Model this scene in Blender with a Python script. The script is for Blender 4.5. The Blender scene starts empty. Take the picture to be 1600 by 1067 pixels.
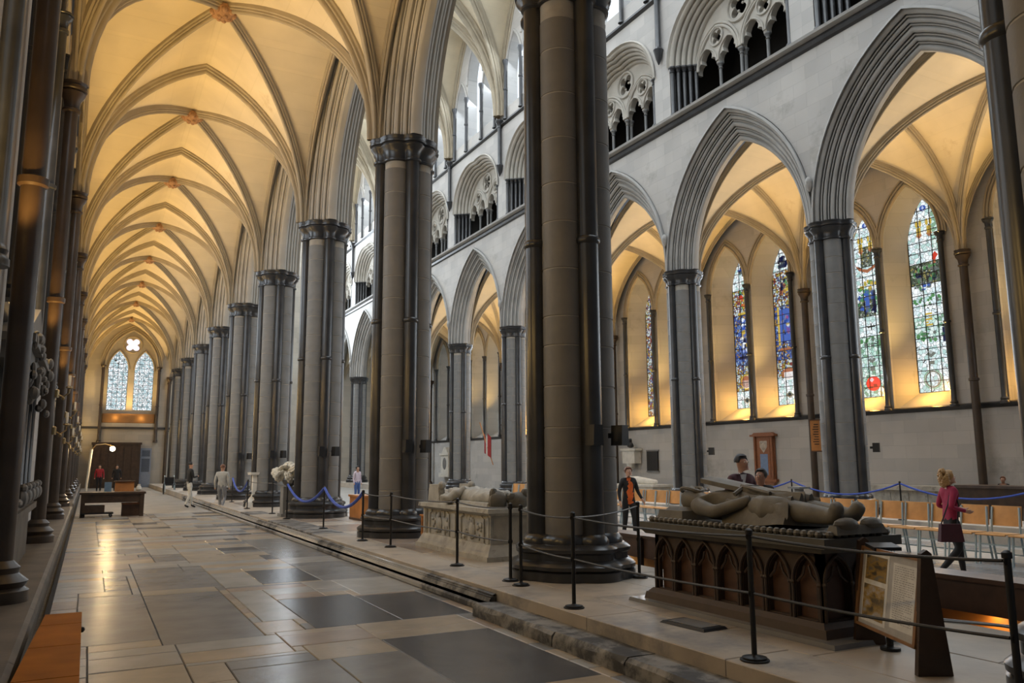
import bpy, bmesh, math, random
from math import sin, cos, pi, sqrt, atan2, hypot, acos, radians
from mathutils import Vector, Matrix, geometry
random.seed(7)
C = bpy.context.scene.collection
SC = bpy.context.scene

# ------------------------------------------------------------------ camera, world, big lights, exposure
F_PX, YAW, PITCH, ROLL, EYE = 1252.6, .4827, .1504, -.0052, 1.6
def make_camera():
    cy, sy, cp, sp = cos(YAW), sin(YAW), cos(PITCH), sin(PITCH)
    fwd = Vector((sy*cp, cy*cp, sp)); right = Vector((cy, -sy, 0)); up = right.cross(fwd)
    cr, sr = cos(ROLL), sin(ROLL)
    r = cr*right + sr*up; u = -sr*right + cr*up
    cd = bpy.data.cameras.new('camera'); cam = bpy.data.objects.new('camera', cd); C.objects.link(cam)
    m = Matrix((r, u, -fwd)).transposed().to_4x4(); m.translation = (0, 0, EYE)
    cam.matrix_world = m
    cd.sensor_width = 36; cd.lens = F_PX/1600*36; cd.clip_end = 400; cd.clip_start = .05
    SC.camera = cam
make_camera()
SC.view_settings.view_transform = 'Standard'; SC.view_settings.look = 'None'
SC.view_settings.gamma = 1; SC.view_settings.use_curve_mapping = False
SC.view_settings.exposure = 0.0
SC.cycles.use_denoising = True
SC.cycles.max_bounces = 6; SC.cycles.diffuse_bounces = 4; SC.cycles.glossy_bounces = 3
SC.cycles.sample_clamp_indirect = 4; SC.cycles.caustics_reflective = False; SC.cycles.caustics_refractive = False
w = bpy.data.worlds.new('daylight'); SC.world = w; w.use_nodes = True
w.node_tree.nodes['Background'].inputs[0].default_value = (.80, .88, 1, 1)
w.node_tree.nodes['Background'].inputs[1].default_value = .12

# ------------------------------------------------------------------ plan of the church (metres; Y runs down the aisle)
XN, XF, BAY, Y1 = 5.37, 17.83, 6.30, 8.67
HP = .60                       # half depth of piers and arcade walls
ZC = 8.07                      # top of the pier capitals
ZA = 12.0                      # crown of the aisle vaults
XL, XR = -.97, 23.95           # faces of the outer walls
ZP, ZNV = .24, -.10            # stone plinth of the arcade, nave floor
YEND = 65.0
NB = 10
def YB(i): return Y1 + BAY*(i-1)
WARM = (1, .62, .19); COOL = (.82, .91, 1)
def light(name, kind, loc, aim, power, col, size=.2, sizey=None, angle=None, blend=.6):
    d = bpy.data.lights.new(name, kind); o = bpy.data.objects.new(name, d); C.objects.link(o)
    d.energy = power; d.color = col
    if kind == 'AREA':
        d.size = size
        if sizey: d.shape = 'RECTANGLE'; d.size_y = sizey
    else: d.shadow_soft_size = size
    if kind == 'SPOT': d.spot_size = radians(angle); d.spot_blend = blend
    o.location = loc
    v = Vector(aim) - Vector(loc); o.rotation_euler = v.to_track_quat('-Z', 'Y').to_euler()
    return o
UP_N, UP_F, SILL, CLER, SIDE, SHAFT = 1480, 1650, 26, 330, 250, 170
for i in range(-1, NB):        # uplighters on the window sills of both aisles
    yc = YB(i) + BAY/2
    for s in (-1, 1):
        if i >= 0: light('uplighter', 'SPOT', (XL+.02, yc+s*1.2, 3.95), (XL+2.5, yc+s*.7, 12.2), UP_N*.5, WARM, .12, angle=84, blend=.8)
        if i < 8:
            light('uplighter', 'SPOT', (XR-.02, yc+s*1.2, 3.95), (XR-2.5, yc+s*.7, 12.2), UP_F*.5, WARM, .12, angle=84, blend=.8)
        if i >= 0: light('sill_glow', 'POINT', (XL-.30, yc+s*1.2, 4.1), (0, 0, 0), SILL*3, WARM, .1)
        if s > 0 and i < 8: light('shaft_floodlight', 'SPOT', (XL+.16, YB(i+1)-.55, 3.42), (XL+.36, YB(i+1)+.1, 6.5), SHAFT, (1, .56, .16), .06, angle=75, blend=.6)
        if 0 < i < 7: light('sill_glow', 'POINT', (XR+.30, yc+s*1.2, 4.05), (0, 0, 0), SILL*2.4, (1, .50, .09), .1)
for s in (-1, 1): light('sill_glow', 'POINT', (2.4+s*.85, YEND-.1, 5.0), (0, 0, 0), 9, WARM, .25)
light('uplighter', 'SPOT', (2.4, YEND-1.2, 4.6), (2.2, YEND-.5, 12), 700, WARM, .2, angle=120)
for i in range(-1, NB):        # daylight through the aisle windows
    yc = YB(i) + BAY/2
    if i > -1: light('aisle_window_daylight', 'AREA', (XL-.35, yc, 6.6), (XL+4, yc, 4.2), SIDE*(.12 if i == 0 else .6 if i == 1 else .15 if i > 7 else .6 if i == 7 else 1), COOL, 3.6, 4.6)
    if 0 <= i < 8: light('aisle_window_daylight', 'AREA', (XR-.4, yc, 6.6), (XR-4, yc, 6.2), SIDE*.8, COOL, 3.6, 4.6)
for i in range(0, NB):         # daylight through the nave clerestory windows, plus an added fill under the vault
    yc = YB(i) + BAY/2
    light('clerestory_daylight', 'AREA', (XN+HP+.25, yc, 23.4), (XF, yc, 12), CLER*1.1, COOL, 4.6, 3.0)
    light('vault_fill', 'AREA', ((XN+XF)/2, yc, 25), ((XN+XF)/2, yc, 0), 520, COOL, 8, 5)  # added fill, no window up here: brightens the nave walls from above
    light('clerestory_daylight', 'AREA', (XF-HP-.25, yc, 21.6), (XN+1, yc, 6), CLER*.8, COOL, 4.6, 5.0)
light('west_window_daylight', 'AREA', (11.6, YEND-.6, 14), (11.6, 20, 4), 4200, COOL, 8, 14)

# ------------------------------------------------------------------ materials
def mat(name, base, rough=.6, var=.12, nscale=3.0, bump=.0, bscale=25, spec=.5, metal=0, warm=None, stain=None, coat=0):
    m = bpy.data.materials.new(name); m.use_nodes = True
    nt = m.node_tree; N = nt.nodes; L = nt.links; b = N['Principled BSDF']
    b.inputs['Roughness'].default_value = rough; b.inputs['Metallic'].default_value = metal
    b.inputs['Specular IOR Level'].default_value = spec
    if coat: b.inputs['Coat Weight'].default_value = coat; b.inputs['Coat Roughness'].default_value = .15
    tc = N.new('ShaderNodeTexCoord'); 
    nz = N.new('ShaderNodeTexNoise'); nz.inputs['Scale'].default_value = nscale; nz.inputs['Detail'].default_value = 6
    L.new(tc.outputs['Object'], nz.inputs['Vector'])
    rp = N.new('ShaderNodeValToRGB'); L.new(nz.outputs['Fac'], rp.inputs['Fac'])
    e = rp.color_ramp.elements; e[0].position = .3; e[1].position = .7
    lo = [c*(1-var) for c in base]; hi = [min(1, c*(1+var)) for c in base]
    if warm: hi = [min(1, hi[k]*(1-.5)+warm[k]*.5) for k in range(3)]
    e[0].color = (*lo, 1); e[1].color = (*hi, 1)
    out = rp.outputs['Color']
    if stain:
        n2 = N.new('ShaderNodeTexNoise'); n2.inputs['Scale'].default_value = stain[1]; n2.inputs['Detail'].default_value = 8; n2.inputs['Roughness'].default_value = .7
        L.new(tc.outputs['Object'], n2.inputs['Vector'])
        r2 = N.new('ShaderNodeValToRGB'); r2.color_ramp.elements[0].position = stain[2]; r2.color_ramp.elements[1].position = stain[2]+.12
        L.new(n2.outputs['Fac'], r2.inputs['Fac'])
        mx = N.new('ShaderNodeMix'); mx.data_type = 'RGBA'; L.new(r2.outputs['Color'], mx.inputs[0])
        L.new(out, mx.inputs[6]); mx.inputs[7].default_value = (*stain[0], 1); out = mx.outputs[2]
    L.new(out, b.inputs['Base Color'])
    if bump:
        n3 = N.new('ShaderNodeTexNoise'); n3.inputs['Scale'].default_value = bscale; n3.inputs['Detail'].default_value = 5
        L.new(tc.outputs['Object'], n3.inputs['Vector'])
        bp = N.new('ShaderNodeBump'); bp.inputs['Strength'].default_value = bump; bp.inputs['Distance'].default_value = .02
        L.new(n3.outputs['Fac'], bp.inputs['Height']); L.new(bp.outputs['Normal'], b.inputs['Normal'])
    return m

def ashlar(name, base, rough=.75, plane='YZ', bw=.9, bh=.42, joint=.82, var=.10, nsc=.5, tone=.10, stain=None):
    """coursed dressed stone: joints and block tone from a brick texture laid on the wall's own plane"""
    m = mat(name, base, rough, var, nsc, stain=stain)
    nt = m.node_tree; N = nt.nodes; L = nt.links; b = N['Principled BSDF']
    src = b.inputs['Base Color'].links[0].from_socket
    tc = N.new('ShaderNodeTexCoord'); sp = N.new('ShaderNodeSeparateXYZ'); cb = N.new('ShaderNodeCombineXYZ')
    L.new(tc.outputs['Object'], sp.inputs[0])
    L.new(sp.outputs[plane[0]], cb.inputs[0]); L.new(sp.outputs[plane[1]], cb.inputs[1])
    br = N.new('ShaderNodeTexBrick'); L.new(cb.outputs[0], br.inputs['Vector'])
    br.inputs['Scale'].default_value = 1; br.inputs['Brick Width'].default_value = bw; br.inputs['Row Height'].default_value = bh
    br.inputs['Mortar Size'].default_value = .006; br.inputs['Mortar Smooth'].default_value = .3
    br.inputs['Color1'].default_value = (1-tone, 1-tone, 1-tone, 1); br.inputs['Color2'].default_value = (1+tone*.6, 1+tone*.5, 1+tone*.3, 1)
    br.inputs['Mortar'].default_value = (joint, joint, joint*.98, 1)
    mx = N.new('ShaderNodeMix'); mx.data_type = 'RGBA'; mx.blend_type = 'MULTIPLY'; mx.inputs[0].default_value = 1
    L.new(src, mx.inputs[6]); L.new(br.outputs['Color'], mx.inputs[7]); L.new(mx.outputs[2], b.inputs['Base Color'])
    bp = N.new('ShaderNodeBump'); bp.inputs['Strength'].default_value = .35; bp.inputs['Distance'].default_value = .006; bp.invert = True
    L.new(br.outputs['Fac'], bp.inputs['Height']); L.new(bp.outputs['Normal'], b.inputs['Normal'])
    return m

def glow(name, col, strength):
    m = bpy.data.materials.new(name); m.use_nodes = True; b = m.node_tree.nodes['Principled BSDF']
    b.inputs['Base Color'].default_value = (*[c*.3 for c in col], 1); b.inputs['Emission Color'].default_value = (*col, 1)
    b.inputs['Emission Strength'].default_value = strength; b.inputs['Roughness'].default_value = .25
    return m

def stained(name, stops, strength=.8, scale=5.5, lead=.035, seed=0.):
    """leaded coloured glass lit from outside: random quarry colours inside a black lead net"""
    m = bpy.data.materials.new(name); m.use_nodes = True; nt = m.node_tree; N = nt.nodes; L = nt.links; b = N['Principled BSDF']
    tc = N.new('ShaderNodeTexCoord'); mp = N.new('ShaderNodeMapping'); mp.inputs['Location'].default_value = (seed, seed*1.7, seed*.3)
    L.new(tc.outputs['Object'], mp.inputs[0])
    v1 = N.new('ShaderNodeTexVoronoi'); v1.inputs['Scale'].default_value = scale
    v2 = N.new('ShaderNodeTexVoronoi'); v2.feature = 'DISTANCE_TO_EDGE'; v2.inputs['Scale'].default_value = scale
    for v in (v1, v2): L.new(mp.outputs[0], v.inputs['Vector'])
    sp = N.new('ShaderNodeSeparateColor'); L.new(v1.outputs['Color'], sp.inputs[0])
    rp = N.new('ShaderNodeValToRGB'); rp.color_ramp.interpolation = 'CONSTANT'; L.new(sp.outputs[0], rp.inputs[0])
    el = rp.color_ramp.elements
    while len(el) < len(stops): el.new(.5)
    for k, (p, c) in enumerate(stops): el[k].position = p; el[k].color = (*c, 1)
    gt = N.new('ShaderNodeMath'); gt.operation = 'GREATER_THAN'; gt.inputs[1].default_value = lead; L.new(v2.outputs['Distance'], gt.inputs[0])
    mx = N.new('ShaderNodeMix'); mx.data_type = 'RGBA'; L.new(gt.outputs[0], mx.inputs[0]); mx.inputs[6].default_value = (.004, .005, .006, 1)
    L.new(rp.outputs[0], mx.inputs[7])
    L.new(mx.outputs[2], b.inputs['Emission Color']); b.inputs['Emission Strength'].default_value = strength
    b.inputs['Base Color'].default_value = (.02, .02, .025, 1); b.inputs['Roughness'].default_value = .3
    return m

M = {}
M['wall'] = ashlar('pale_ashlar', (.48, .47, .455), plane='YZ', stain=((.38, .37, .35), .55, .57))
M['wall_end'] = ashlar('end_ashlar', (.44, .41, .36), plane='XZ')
M['web'] = ashlar('vault_plaster', (.70, .61, .45), .8, 'YZ', 1.2, .30, .95, .14, .55, .03, stain=((.56, .44, .27), .45, .60))
M['rib'] = mat('rib_stone', (.40, .345, .255), .75, .12, 2.0)
M['mold'] = mat('molding_stone', (.46, .435, .385), .75, .12, 1.5)
M['moldf'] = mat('grey_molding_stone', (.40, .395, .38), .75, .14, 1.5)
M['marble'] = mat('dark_marble', (.034, .035, .038), .28, .35, 2.5, spec=.55)
M['marble_w'] = mat('brown_marble', (.050, .034, .022), .36, .35, 2.0, spec=.5)
M['core'] = mat('grey_brown_stone', (.185, .180, .170), .62, .20, 1.6, bump=.12, bscale=30, warm=(.21, .19, .165))
M['core2'] = mat('grey_stone', (.20, .203, .202), .62, .20, 1.6, bump=.12, bscale=30)
M['mortar'] = mat('mortar', (.36, .335, .29), .85, .1, 8)
M['buff'] = mat('buff_slab', (.33, .285, .225), .27, .14, 2.2, bump=.16, bscale=7, stain=((.17, .155, .135), 1.3, .60))
M['tan'] = mat('tan_slab', (.36, .295, .215), .27, .14, 2.2, bump=.16, bscale=7, stain=((.17, .155, .135), 1.3, .60))
M['pink'] = mat('pinkish_slab', (.30, .245, .20), .27, .14, 2.2, bump=.16, bscale=7, stain=((.17, .155, .135), 1.3, .60))
M['greyslab'] = mat('grey_slab', (.185, .185, .185), .27, .18, 2.0, bump=.16, bscale=7, stain=((.17, .155, .135), 1.3, .60))
M['paleslab'] = mat('pale_slab', (.31, .305, .29), .27, .14, 2.2, bump=.1, bscale=9)
M['darkslab'] = mat('dark_slab', (.068, .069, .074), .27, .25, 3.0, bump=.16, bscale=7, stain=((.17, .155, .135), 1.3, .60))
M['joint'] = mat('floor_joint', (.15, .135, .115), .8, .2, 8)
M['ledge'] = mat('ledge_stone', (.11, .09, .068), .6, .3, 2.5, bump=.1)
M['kerb'] = mat('kerb_stone', (.20, .195, .185), .6, .3, 4, bump=.3, bscale=12, stain=((.045, .045, .047), 3.0, .44))
M['plinth'] = mat('plinth_slab', (.37, .32, .26), .5, .18, 1.8, bump=.12, bscale=10, stain=((.20, .19, .18), .8, .52))
M['nave'] = ashlar('nave_paving', (.25, .235, .21), .45, 'XY', .8, .6, .7, .15, .6)
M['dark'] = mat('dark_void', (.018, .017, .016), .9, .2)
M['black'] = mat('black_iron', (.012, .012, .013), .45, .2, spec=.4)
M['wood'] = mat('dark_oak', (.045, .026, .016), .45, .35, 5, bump=.1)
M['wood2'] = mat('brown_oak', (.085, .043, .024), .42, .35, 5)
M['orange'] = mat('orange_wood', (.46, .19, .055), .4, .18, 4)
M['boxwood'] = mat('bench_wood', (.36, .115, .006), .6, .22, 3, spec=.06)
M['chair'] = mat('chair_ply', (.60, .31, .11), .35, .12, 6)
M['steel'] = mat('blue_grey_steel', (.34, .45, .52), .35, .08, metal=.3)
M['white'] = mat('white_stone', (.66, .64, .58), .7, .1, 5)
M['tomb'] = mat('weathered_tomb_stone', (.36, .345, .305), .75, .22, 5, bump=.3, bscale=18, stain=((.17, .155, .13), 4, .56))
M['eff'] = mat('dark_effigy_stone', (.125, .112, .088), .6, .3, 6, bump=.15, bscale=30)
M['brass'] = mat('brass', (.30, .22, .11), .28, .1, metal=.9)
def blk(name, col, r=.7): M[name] = mat(name, col, r, .12, 12)

# ------------------------------------------------------------------ mesh helpers
class MB:
    def __init__(s): s.v = []; s.f = []; s.mi = []
    def add(s, vs, fs, mi=0):
        n = len(s.v); s.v += [tuple(p) for p in vs]; s.f += [tuple(i+n for i in f) for f in fs]; s.mi += [mi]*len(fs); return s
    def box(s, x0, x1, y0, y1, z0, z1, mi=0, tx=0, ty=0):
        return s.add([(x0, y0, z0), (x1, y0, z0), (x1, y1, z0), (x0, y1, z0), (x0+tx, y0+ty, z1), (x1-tx, y0+ty, z1), (x1-tx, y1-ty, z1), (x0+tx, y1-ty, z1)],
                     [(3, 2, 1, 0), (4, 5, 6, 7), (0, 1, 5, 4), (1, 2, 6, 5), (2, 3, 7, 6), (3, 0, 4, 7)], mi)
    def bar(s, a, b, w, h, mi=0):
        a = Vector(a); b = Vector(b); d = (b-a).normalized(); u = d.cross(Vector((0, 0, 1)))
        u = Vector((1, 0, 0)) if u.length < 1e-4 else u.normalized(); n = u.cross(d)
        vs = [p + u*sx*w/2 + n*sz*h/2 for p in (a, b) for sx, sz in ((-1, -1), (1, -1), (1, 1), (-1, 1))]
        return s.add(vs, [(0, 1, 2, 3), (7, 6, 5, 4), (0, 4, 5, 1), (1, 5, 6, 2), (2, 6, 7, 3), (3, 7, 4, 0)], mi)
    def lathe(s, prof, n=16, c=(0, 0, 0), mi=0, a0=0, a1=2*pi, cap=True):
        full = abs(a1-a0-2*pi) < 1e-6; m = n if full else n+1; vs = []; fs = []
        for r, z in prof:
            for k in range(m):
                a = a0+(a1-a0)*k/n; vs.append((c[0]+r*cos(a), c[1]+r*sin(a), c[2]+z))
        for j in range(len(prof)-1):
            for k in range(n):
                k2 = (k+1) % m if full else k+1
                fs.append((j*m+k, j*m+k2, (j+1)*m+k2, (j+1)*m+k))
        if cap and full:
            if prof[0][0] > 1e-4: fs.append(tuple(range(m))[::-1])
            if prof[-1][0] > 1e-4: fs.append(tuple((len(prof)-1)*m+k for k in range(m)))
        return s.add(vs, fs, mi)
    def tube(s, path, r, n=8, mi=0, cap=True):
        P = [Vector(p) for p in path]; R = r if isinstance(r, (list, tuple)) else [r]*len(P); vs = []; fs = []
        u = None
        for i, p in enumerate(P):
            d = (P[min(i+1, len(P)-1)] - P[max(i-1, 0)]).normalized()
            if u is None:
                u = d.cross(Vector((0, 0, 1)));  u = d.cross(Vector((1, 0, 0))) if u.length < .1 else u
            u = (u - d*u.dot(d)).normalized(); w_ = d.cross(u)
            for k in range(n): a = 2*pi*k/n; vs.append(p + (u*cos(a)+w_*sin(a))*R[i])
        for i in range(len(P)-1):
            for k in range(n): k2 = (k+1) % n; fs.append((i*n+k, i*n+k2, (i+1)*n+k2, (i+1)*n+k))
        if cap: fs.append(tuple(range(n))[::-1]); fs.append(tuple((len(P)-1)*n+k for k in range(n)))
        return s.add(vs, fs, mi)
    def grid(s, rows, mi=0, flip=False, closed=False):
        m = len(rows[0]); vs = [p for r in rows for p in r]; fs = []
        for j in range(len(rows)-1):
            for k in range(m if closed else m-1):
                k2 = (k+1) % m; f = (j*m+k, j*m+k2, (j+1)*m+k2, (j+1)*m+k); fs.append(f[::-1] if flip else f)
        return s.add(vs, fs, mi)
    def ball(s, c, r, n=10, m=6, mi=0):
        rx, ry, rz = r if isinstance(r, (tuple, list)) else (r, r, r); vs = []; fs = []
        for j in range(m+1):
            t = pi*j/m
            for k in range(n): a = 2*pi*k/n; vs.append((c[0]+rx*sin(t)*cos(a), c[1]+ry*sin(t)*sin(a), c[2]+rz*cos(t)))
        for j in range(m):
            for k in range(n): k2 = (k+1) % n; fs.append((j*n+k, (j+1)*n+k, (j+1)*n+k2, j*n+k2))
        return s.add(vs, fs, mi)
    def mesh(s, name, mats, smooth=35):
        me = bpy.data.meshes.new(name); me.from_pydata(s.v, [], s.f)
        for m in (mats if isinstance(mats, (list, tuple)) else [mats]): me.materials.append(M[m] if isinstance(m, str) else m)
        if any(s.mi): me.polygons.foreach_set('material_index', s.mi)
        if smooth:
            me.polygons.foreach_set('use_smooth', [True]*len(me.polygons)); me.set_sharp_from_angle(angle=radians(smooth))
        me.update(); return me
    def build(s, name, mats, parent=None, loc=None, rot=None, smooth=35, kind=None):
        return inst(name, s.mesh(name, mats, smooth), parent, loc, rot, kind)

def inst(name, me, parent=None, loc=None, rot=None, kind=None, scale=None):
    o = bpy.data.objects.new(name, me); C.objects.link(o)
    if parent is not None: o.parent = parent
    if loc is not None: o.location = loc
    if rot is not None: o.rotation_euler = rot if isinstance(rot, (tuple, list)) else (0, 0, rot)
    if scale is not None: o.scale = scale
    if kind: o['kind'] = kind
    return o
def tag(o, label, cat, group=None):
    o['label'] = label; o['category'] = cat
    if group: o['group'] = group
    return o
def thing(name, label, cat, loc=(0, 0, 0), rz=0, group=None):
    o = bpy.data.objects.new(name, None); C.objects.link(o); o.location = loc; o.rotation_euler = (0, 0, rz); o.empty_display_size = .2
    return tag(o, label, cat, group)
def struct(name, loc=(0, 0, 0)):
    o = bpy.data.objects.new(name, None); C.objects.link(o); o.location = loc; o['kind'] = 'structure'; return o

def arch(a, H, n=12):
    """pointed arch of half span a and rise H: points (y, z) from -a over the crown to a"""
    R = (a*a+H*H)/(2*a); pm = acos(max(-1, min(1, (R-a)/R))); L = []
    for k in range(n+1): p = pm*k/n; L.append(((R-a)-R*cos(p), R*sin(p)))
    L[-1] = (0, H)
    return L + [(-y, z) for y, z in L[-2::-1]]
def inpoly(x, y, P):
    c = False; j = len(P)-1
    for i in range(len(P)):
        xi, yi = P[i]; xj, yj = P[j]
        if (yi > y) != (yj > y) and x < (xj-xi)*(y-yi)/(yj-yi)+xi: c = not c
        j = i
    return c
def plate(mb, outer, holes, f, d0, d1, mi=0, back=True):
    """solid slab with real holes; f(u, v, d) gives the 3-D point"""
    pts = []; edges = []
    for P in [outer]+holes:
        n = len(pts); pts += P; edges += [(n+i, n+(i+1) % len(P)) for i in range(len(P))]
    r = geometry.delaunay_2d_cdt([Vector(p) for p in pts], edges, [], 0, 1e-5)
    V, T = r[0], r[2]; keep = []
    for t in T:
        cx = sum(V[i][0] for i in t)/3; cy = sum(V[i][1] for i in t)/3
        if inpoly(cx, cy, outer) and not any(inpoly(cx, cy, h) for h in holes): keep.append(tuple(t))
    mb.add([f(p[0], p[1], d0) for p in V], keep, mi)
    if back: mb.add([f(p[0], p[1], d1) for p in V], [t[::-1] for t in keep], mi)
    for P in [outer]+holes:
        n = len(P); vs = [f(p[0], p[1], d) for d in (d0, d1) for p in P]
        mb.add(vs, [(i, (i+1) % n, n+(i+1) % n, n+i) for i in range(n)], mi)
def lancet(yc, a, z0, zs, H, n=10):
    return [(yc-a, z0)] + [(yc+y, zs+z) for y, z in arch(a, H, n)] + [(yc+a, z0)]
def foil(cy, cz, r, k=4, n=7, rot=pi/4, d=.62, q=.52):
    """outline of a quatrefoil or trefoil"""
    L = []
    for j in range(k):
        a = rot+2*pi*j/k
        h = pi*(.5+.5/k)*1.0
        for i in range(n+1):
            b = a-h+2*h*i/n; L.append((cy+r*(d*cos(a)+q*cos(b)*.82), cz+r*(d*sin(a)+q*sin(b)*.82)))
    return L
def ring(c, r, t, ax=0, n=20, m=6):
    """torus whose axis is x (ax=0) or y (ax=1)"""
    rows = []
    for i in range(n+1):
        a = 2*pi*i/n; row = []
        for k in range(m+1):
            b = 2*pi*k/m; u = (r+t*cos(b))*cos(a); v = (r+t*cos(b))*sin(a); w_ = t*sin(b)
            row.append((c[0]+w_, c[1]+u, c[2]+v) if ax == 0 else (c[0]+u, c[1]+w_, c[2]+v))
        rows.append(row)
    return rows
# ------------------------------------------------------------------ piers
def lobes(th, cs):
    best = 0
    for cx, cy, r in cs:
        d = cx*cos(th)+cy*sin(th); q = r*r-(cx*sin(th)-cy*cos(th))**2
        if q > 0: best = max(best, d+sqrt(q))
    return best
SH = [(.475*cos(a), .475*sin(a), .135) for a in (0, pi/2, pi, 3*pi/2)]
LB = [(.315*cos(a), .315*sin(a), .255) for a in (pi/4, 3*pi/4, 5*pi/4, 7*pi/4)]
def loft(mb, cs, prof, n=96, mi=0):
    rows = []
    for z, g in prof:
        rows.append([(lobes(2*pi*k/n, [(a, b, r+g) for a, b, r in cs])*cos(2*pi*k/n), lobes(2*pi*k/n, [(a, b, r+g) for a, b, r in cs])*sin(2*pi*k/n), z) for k in range(n)])
    mb.grid(rows, mi, closed=True); m = len(mb.v)
    mb.f.append(tuple(range(m-n, m))); mb.mi.append(mi)
def me_of(fn, name, mats, smooth=40):
    mb = MB(); fn(mb); return mb.mesh(name, mats, smooth)
BASEP = [(0, .20), (.10, .20), (.11, .17), (.13, .20), (.17, .205), (.20, .17), (.23, .11), (.30, .11), (.32, .14), (.36, .145), (.395, .10), (.41, .05), (.46, .05), (.50, .02), (.52, 0)]
CAPP = [(0, .0), (.02, .035), (.05, .04), (.07, .005), (.16, .01), (.24, .035), (.30, .085), (.33, .10), (.345, .075), (.37, .075), (.385, .115), (.42, .125), (.44, .10), (.455, .105), (.50, .125), (.52, .10)]
me_base = me_of(lambda b: loft(b, SH+LB, BASEP), 'pier_base', 'marble')
me_cap = me_of(lambda b: loft(b, SH+LB, CAPP), 'pier_capital', 'marble')
Z0S, Z1S = ZP+.50, ZC-.50
def mk_shaft(b):
    h = Z1S-Z0S
    b.lathe([(.135, 0), (.135, h*.52), (.155, h*.52+.02), (.16, h*.52+.05), (.155, h*.52+.08), (.135, h*.52+.10), (.135, h)], 20)
me_shaft = me_of(mk_shaft, 'marble_shaft', 'marble')
COURSES = [.52, .36, .44, .60, .40, .50]
def mk_course(h):
    def g(b): loft(b, LB, [(.004, -.012), (.012, 0), (h-.012, 0), (h-.004, -.012)], 72)
    return g
me_course = {h: (me_of(mk_course(h), 'stone_course', 'core'), me_of(mk_course(h), 'stone_course', 'core2')) for h in COURSES}
me_mortar = me_of(lambda b: loft(b, LB, [(0, -.008), (Z1S-Z0S, -.008)], 72), 'mortar_core', 'mortar')
PIERS = {}
def pier(x, y, label, grey=0, detail=True):
    t = thing('clustered_pier', label, 'pier', (x, y, ZP))
    inst('base', me_base, t); inst('capital', me_cap, t, (0, 0, ZC-.52-ZP))
    inst('mortar_core', me_mortar, t, (0, 0, .50))
    z = .50; k = 0; top = Z1S-ZP; rr = random.Random(int(y*10)+int(x))
    while z < top-.3:
        h = rr.choice(COURSES)
        if z+h > top+.04: h = .36
        o = inst('stone_course', me_course[h][grey], t, (0, 0, z)); z += h; k += 1
    for cx, cy, r in SH: inst('marble_shaft', me_shaft, t, (cx, cy, .50))
    return t
NEARL = ['dark marble pier cut off by the right edge, beside the info board', 'tall thick pier between the knight tomb and the pale stone tomb',
         'pier just beyond the pale stone tomb, black iron posts before it', 'pier with the blue rope slung before its base, fourth along the aisle',
         'pier behind the white flowers, fifth along the aisle', 'pier behind the white pedestal, sixth along the aisle',
         'pier behind the walking man in a light jacket, seventh along the aisle', 'pier behind the man in white trousers, eighth along the aisle',
         'slim looking distant pier, ninth along the aisle arcade', 'farthest free standing pier of the aisle arcade, next to the end wall']
FARL = ['', 'pier across the nave hidden behind the dark right edge pier', 'pier across the nave with the orange sign beside it',
        'pier across the nave rising behind the man in the maroon blazer', 'pier across the nave hidden behind the nearest thick pier',
        'pier across the nave seen right of the pale tomb, next to the thick near pier', 'pier across the nave seen above the feet of the pale tomb effigy',
        'seventh pier of the far arcade across the nave', 'eighth pier of the far arcade, beyond the second near pier', 'thin distant pier seen between the second and third near piers']
for i in range(0, 10):
    t = pier(XN, YB(i)+(.04 if i == 0 else 0), NEARL[i], 0 if i < 3 else 1)
    if i == 0: t.rotation_euler.z = radians(30)
for i in range(1, 10): pier(XF, YB(i), FARL[i], 1)

# ------------------------------------------------------------------ arcade arches and walls
A0, H0, DA, DH = BAY/2, 12.74-ZC, .74, 1.02
def arch_profile():
    P = []; K = 5; W_ = [1.5, .55, 1.2, .5, 1.5, .55, 1.2, .5, 1.6]; T_ = sum(W_)
    for side in (-1, 1):
        seq = []; l0 = 0
        for j, wd in enumerate(W_):
            for k in range(K):
                l = l0+wd/T_*k/K; amp = .034*wd*(sin(pi*k/K)**.55 if k else 0) - .085*(1 if k == 0 and j else 0)
                seq.append((l*1.0+amp*.9, -(1-l)*HP - amp))
            l0 += wd/T_
        P.append(seq)
    L = [(-.02, -HP-.09), (.06, -HP-.11)] + P[0] + [(1.0, 0)] + [(s, -x) for s, x in P[0][::-1]] + [(.06, HP+.11), (-.02, HP+.09)]
    return L
def mk_arch(b):
    rows = []
    for s, x in arch_profile():
        rows.append([(x, y, z) for y, z in arch(A0-s*DA, H0-s*DH, 16)])
    b.grid(rows, flip=True)
me_arch = me_of(mk_arch, 'arch_molding', 'mold', 30); me_archf = me_of(mk_arch, 'arch_molding', 'moldf', 30)
def mk_spandrel(z1):
    def g(b):
        A = arch(A0+.02, H0+.02, 16)
        for x, fl in ((-HP, False), (HP, True)):
            b.grid([[(x, y, z) for y, z in A], [(x, y, z1-ZC) for y, z in A]], flip=not fl)
        b.grid([[(-HP, -A0, z1-ZC), (-HP, A0, z1-ZC)], [(HP, -A0, z1-ZC), (HP, A0, z1-ZC)]])
    return g
ZST = 13.29
me_spn = me_of(mk_spandrel(27.0), 'spandrel', 'wall', 0); me_spf = me_of(mk_spandrel(ZST), 'spandrel', 'wall', 0)
wn = struct('wall_near_arcade'); wf = struct('wall_far_arcade')
for i in range(-1, NB):
    yc = YB(i)+BAY/2
    inst('arch_molding', me_arch, wn, (XN, yc, ZC)); inst('spandrel', me_spn, wn, (XN, yc, ZC))
    if i >= 0: inst('arch_molding', me_archf, wf, (XF, yc, ZC)); inst('spandrel', me_spf, wf, (XF, yc, ZC))
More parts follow.
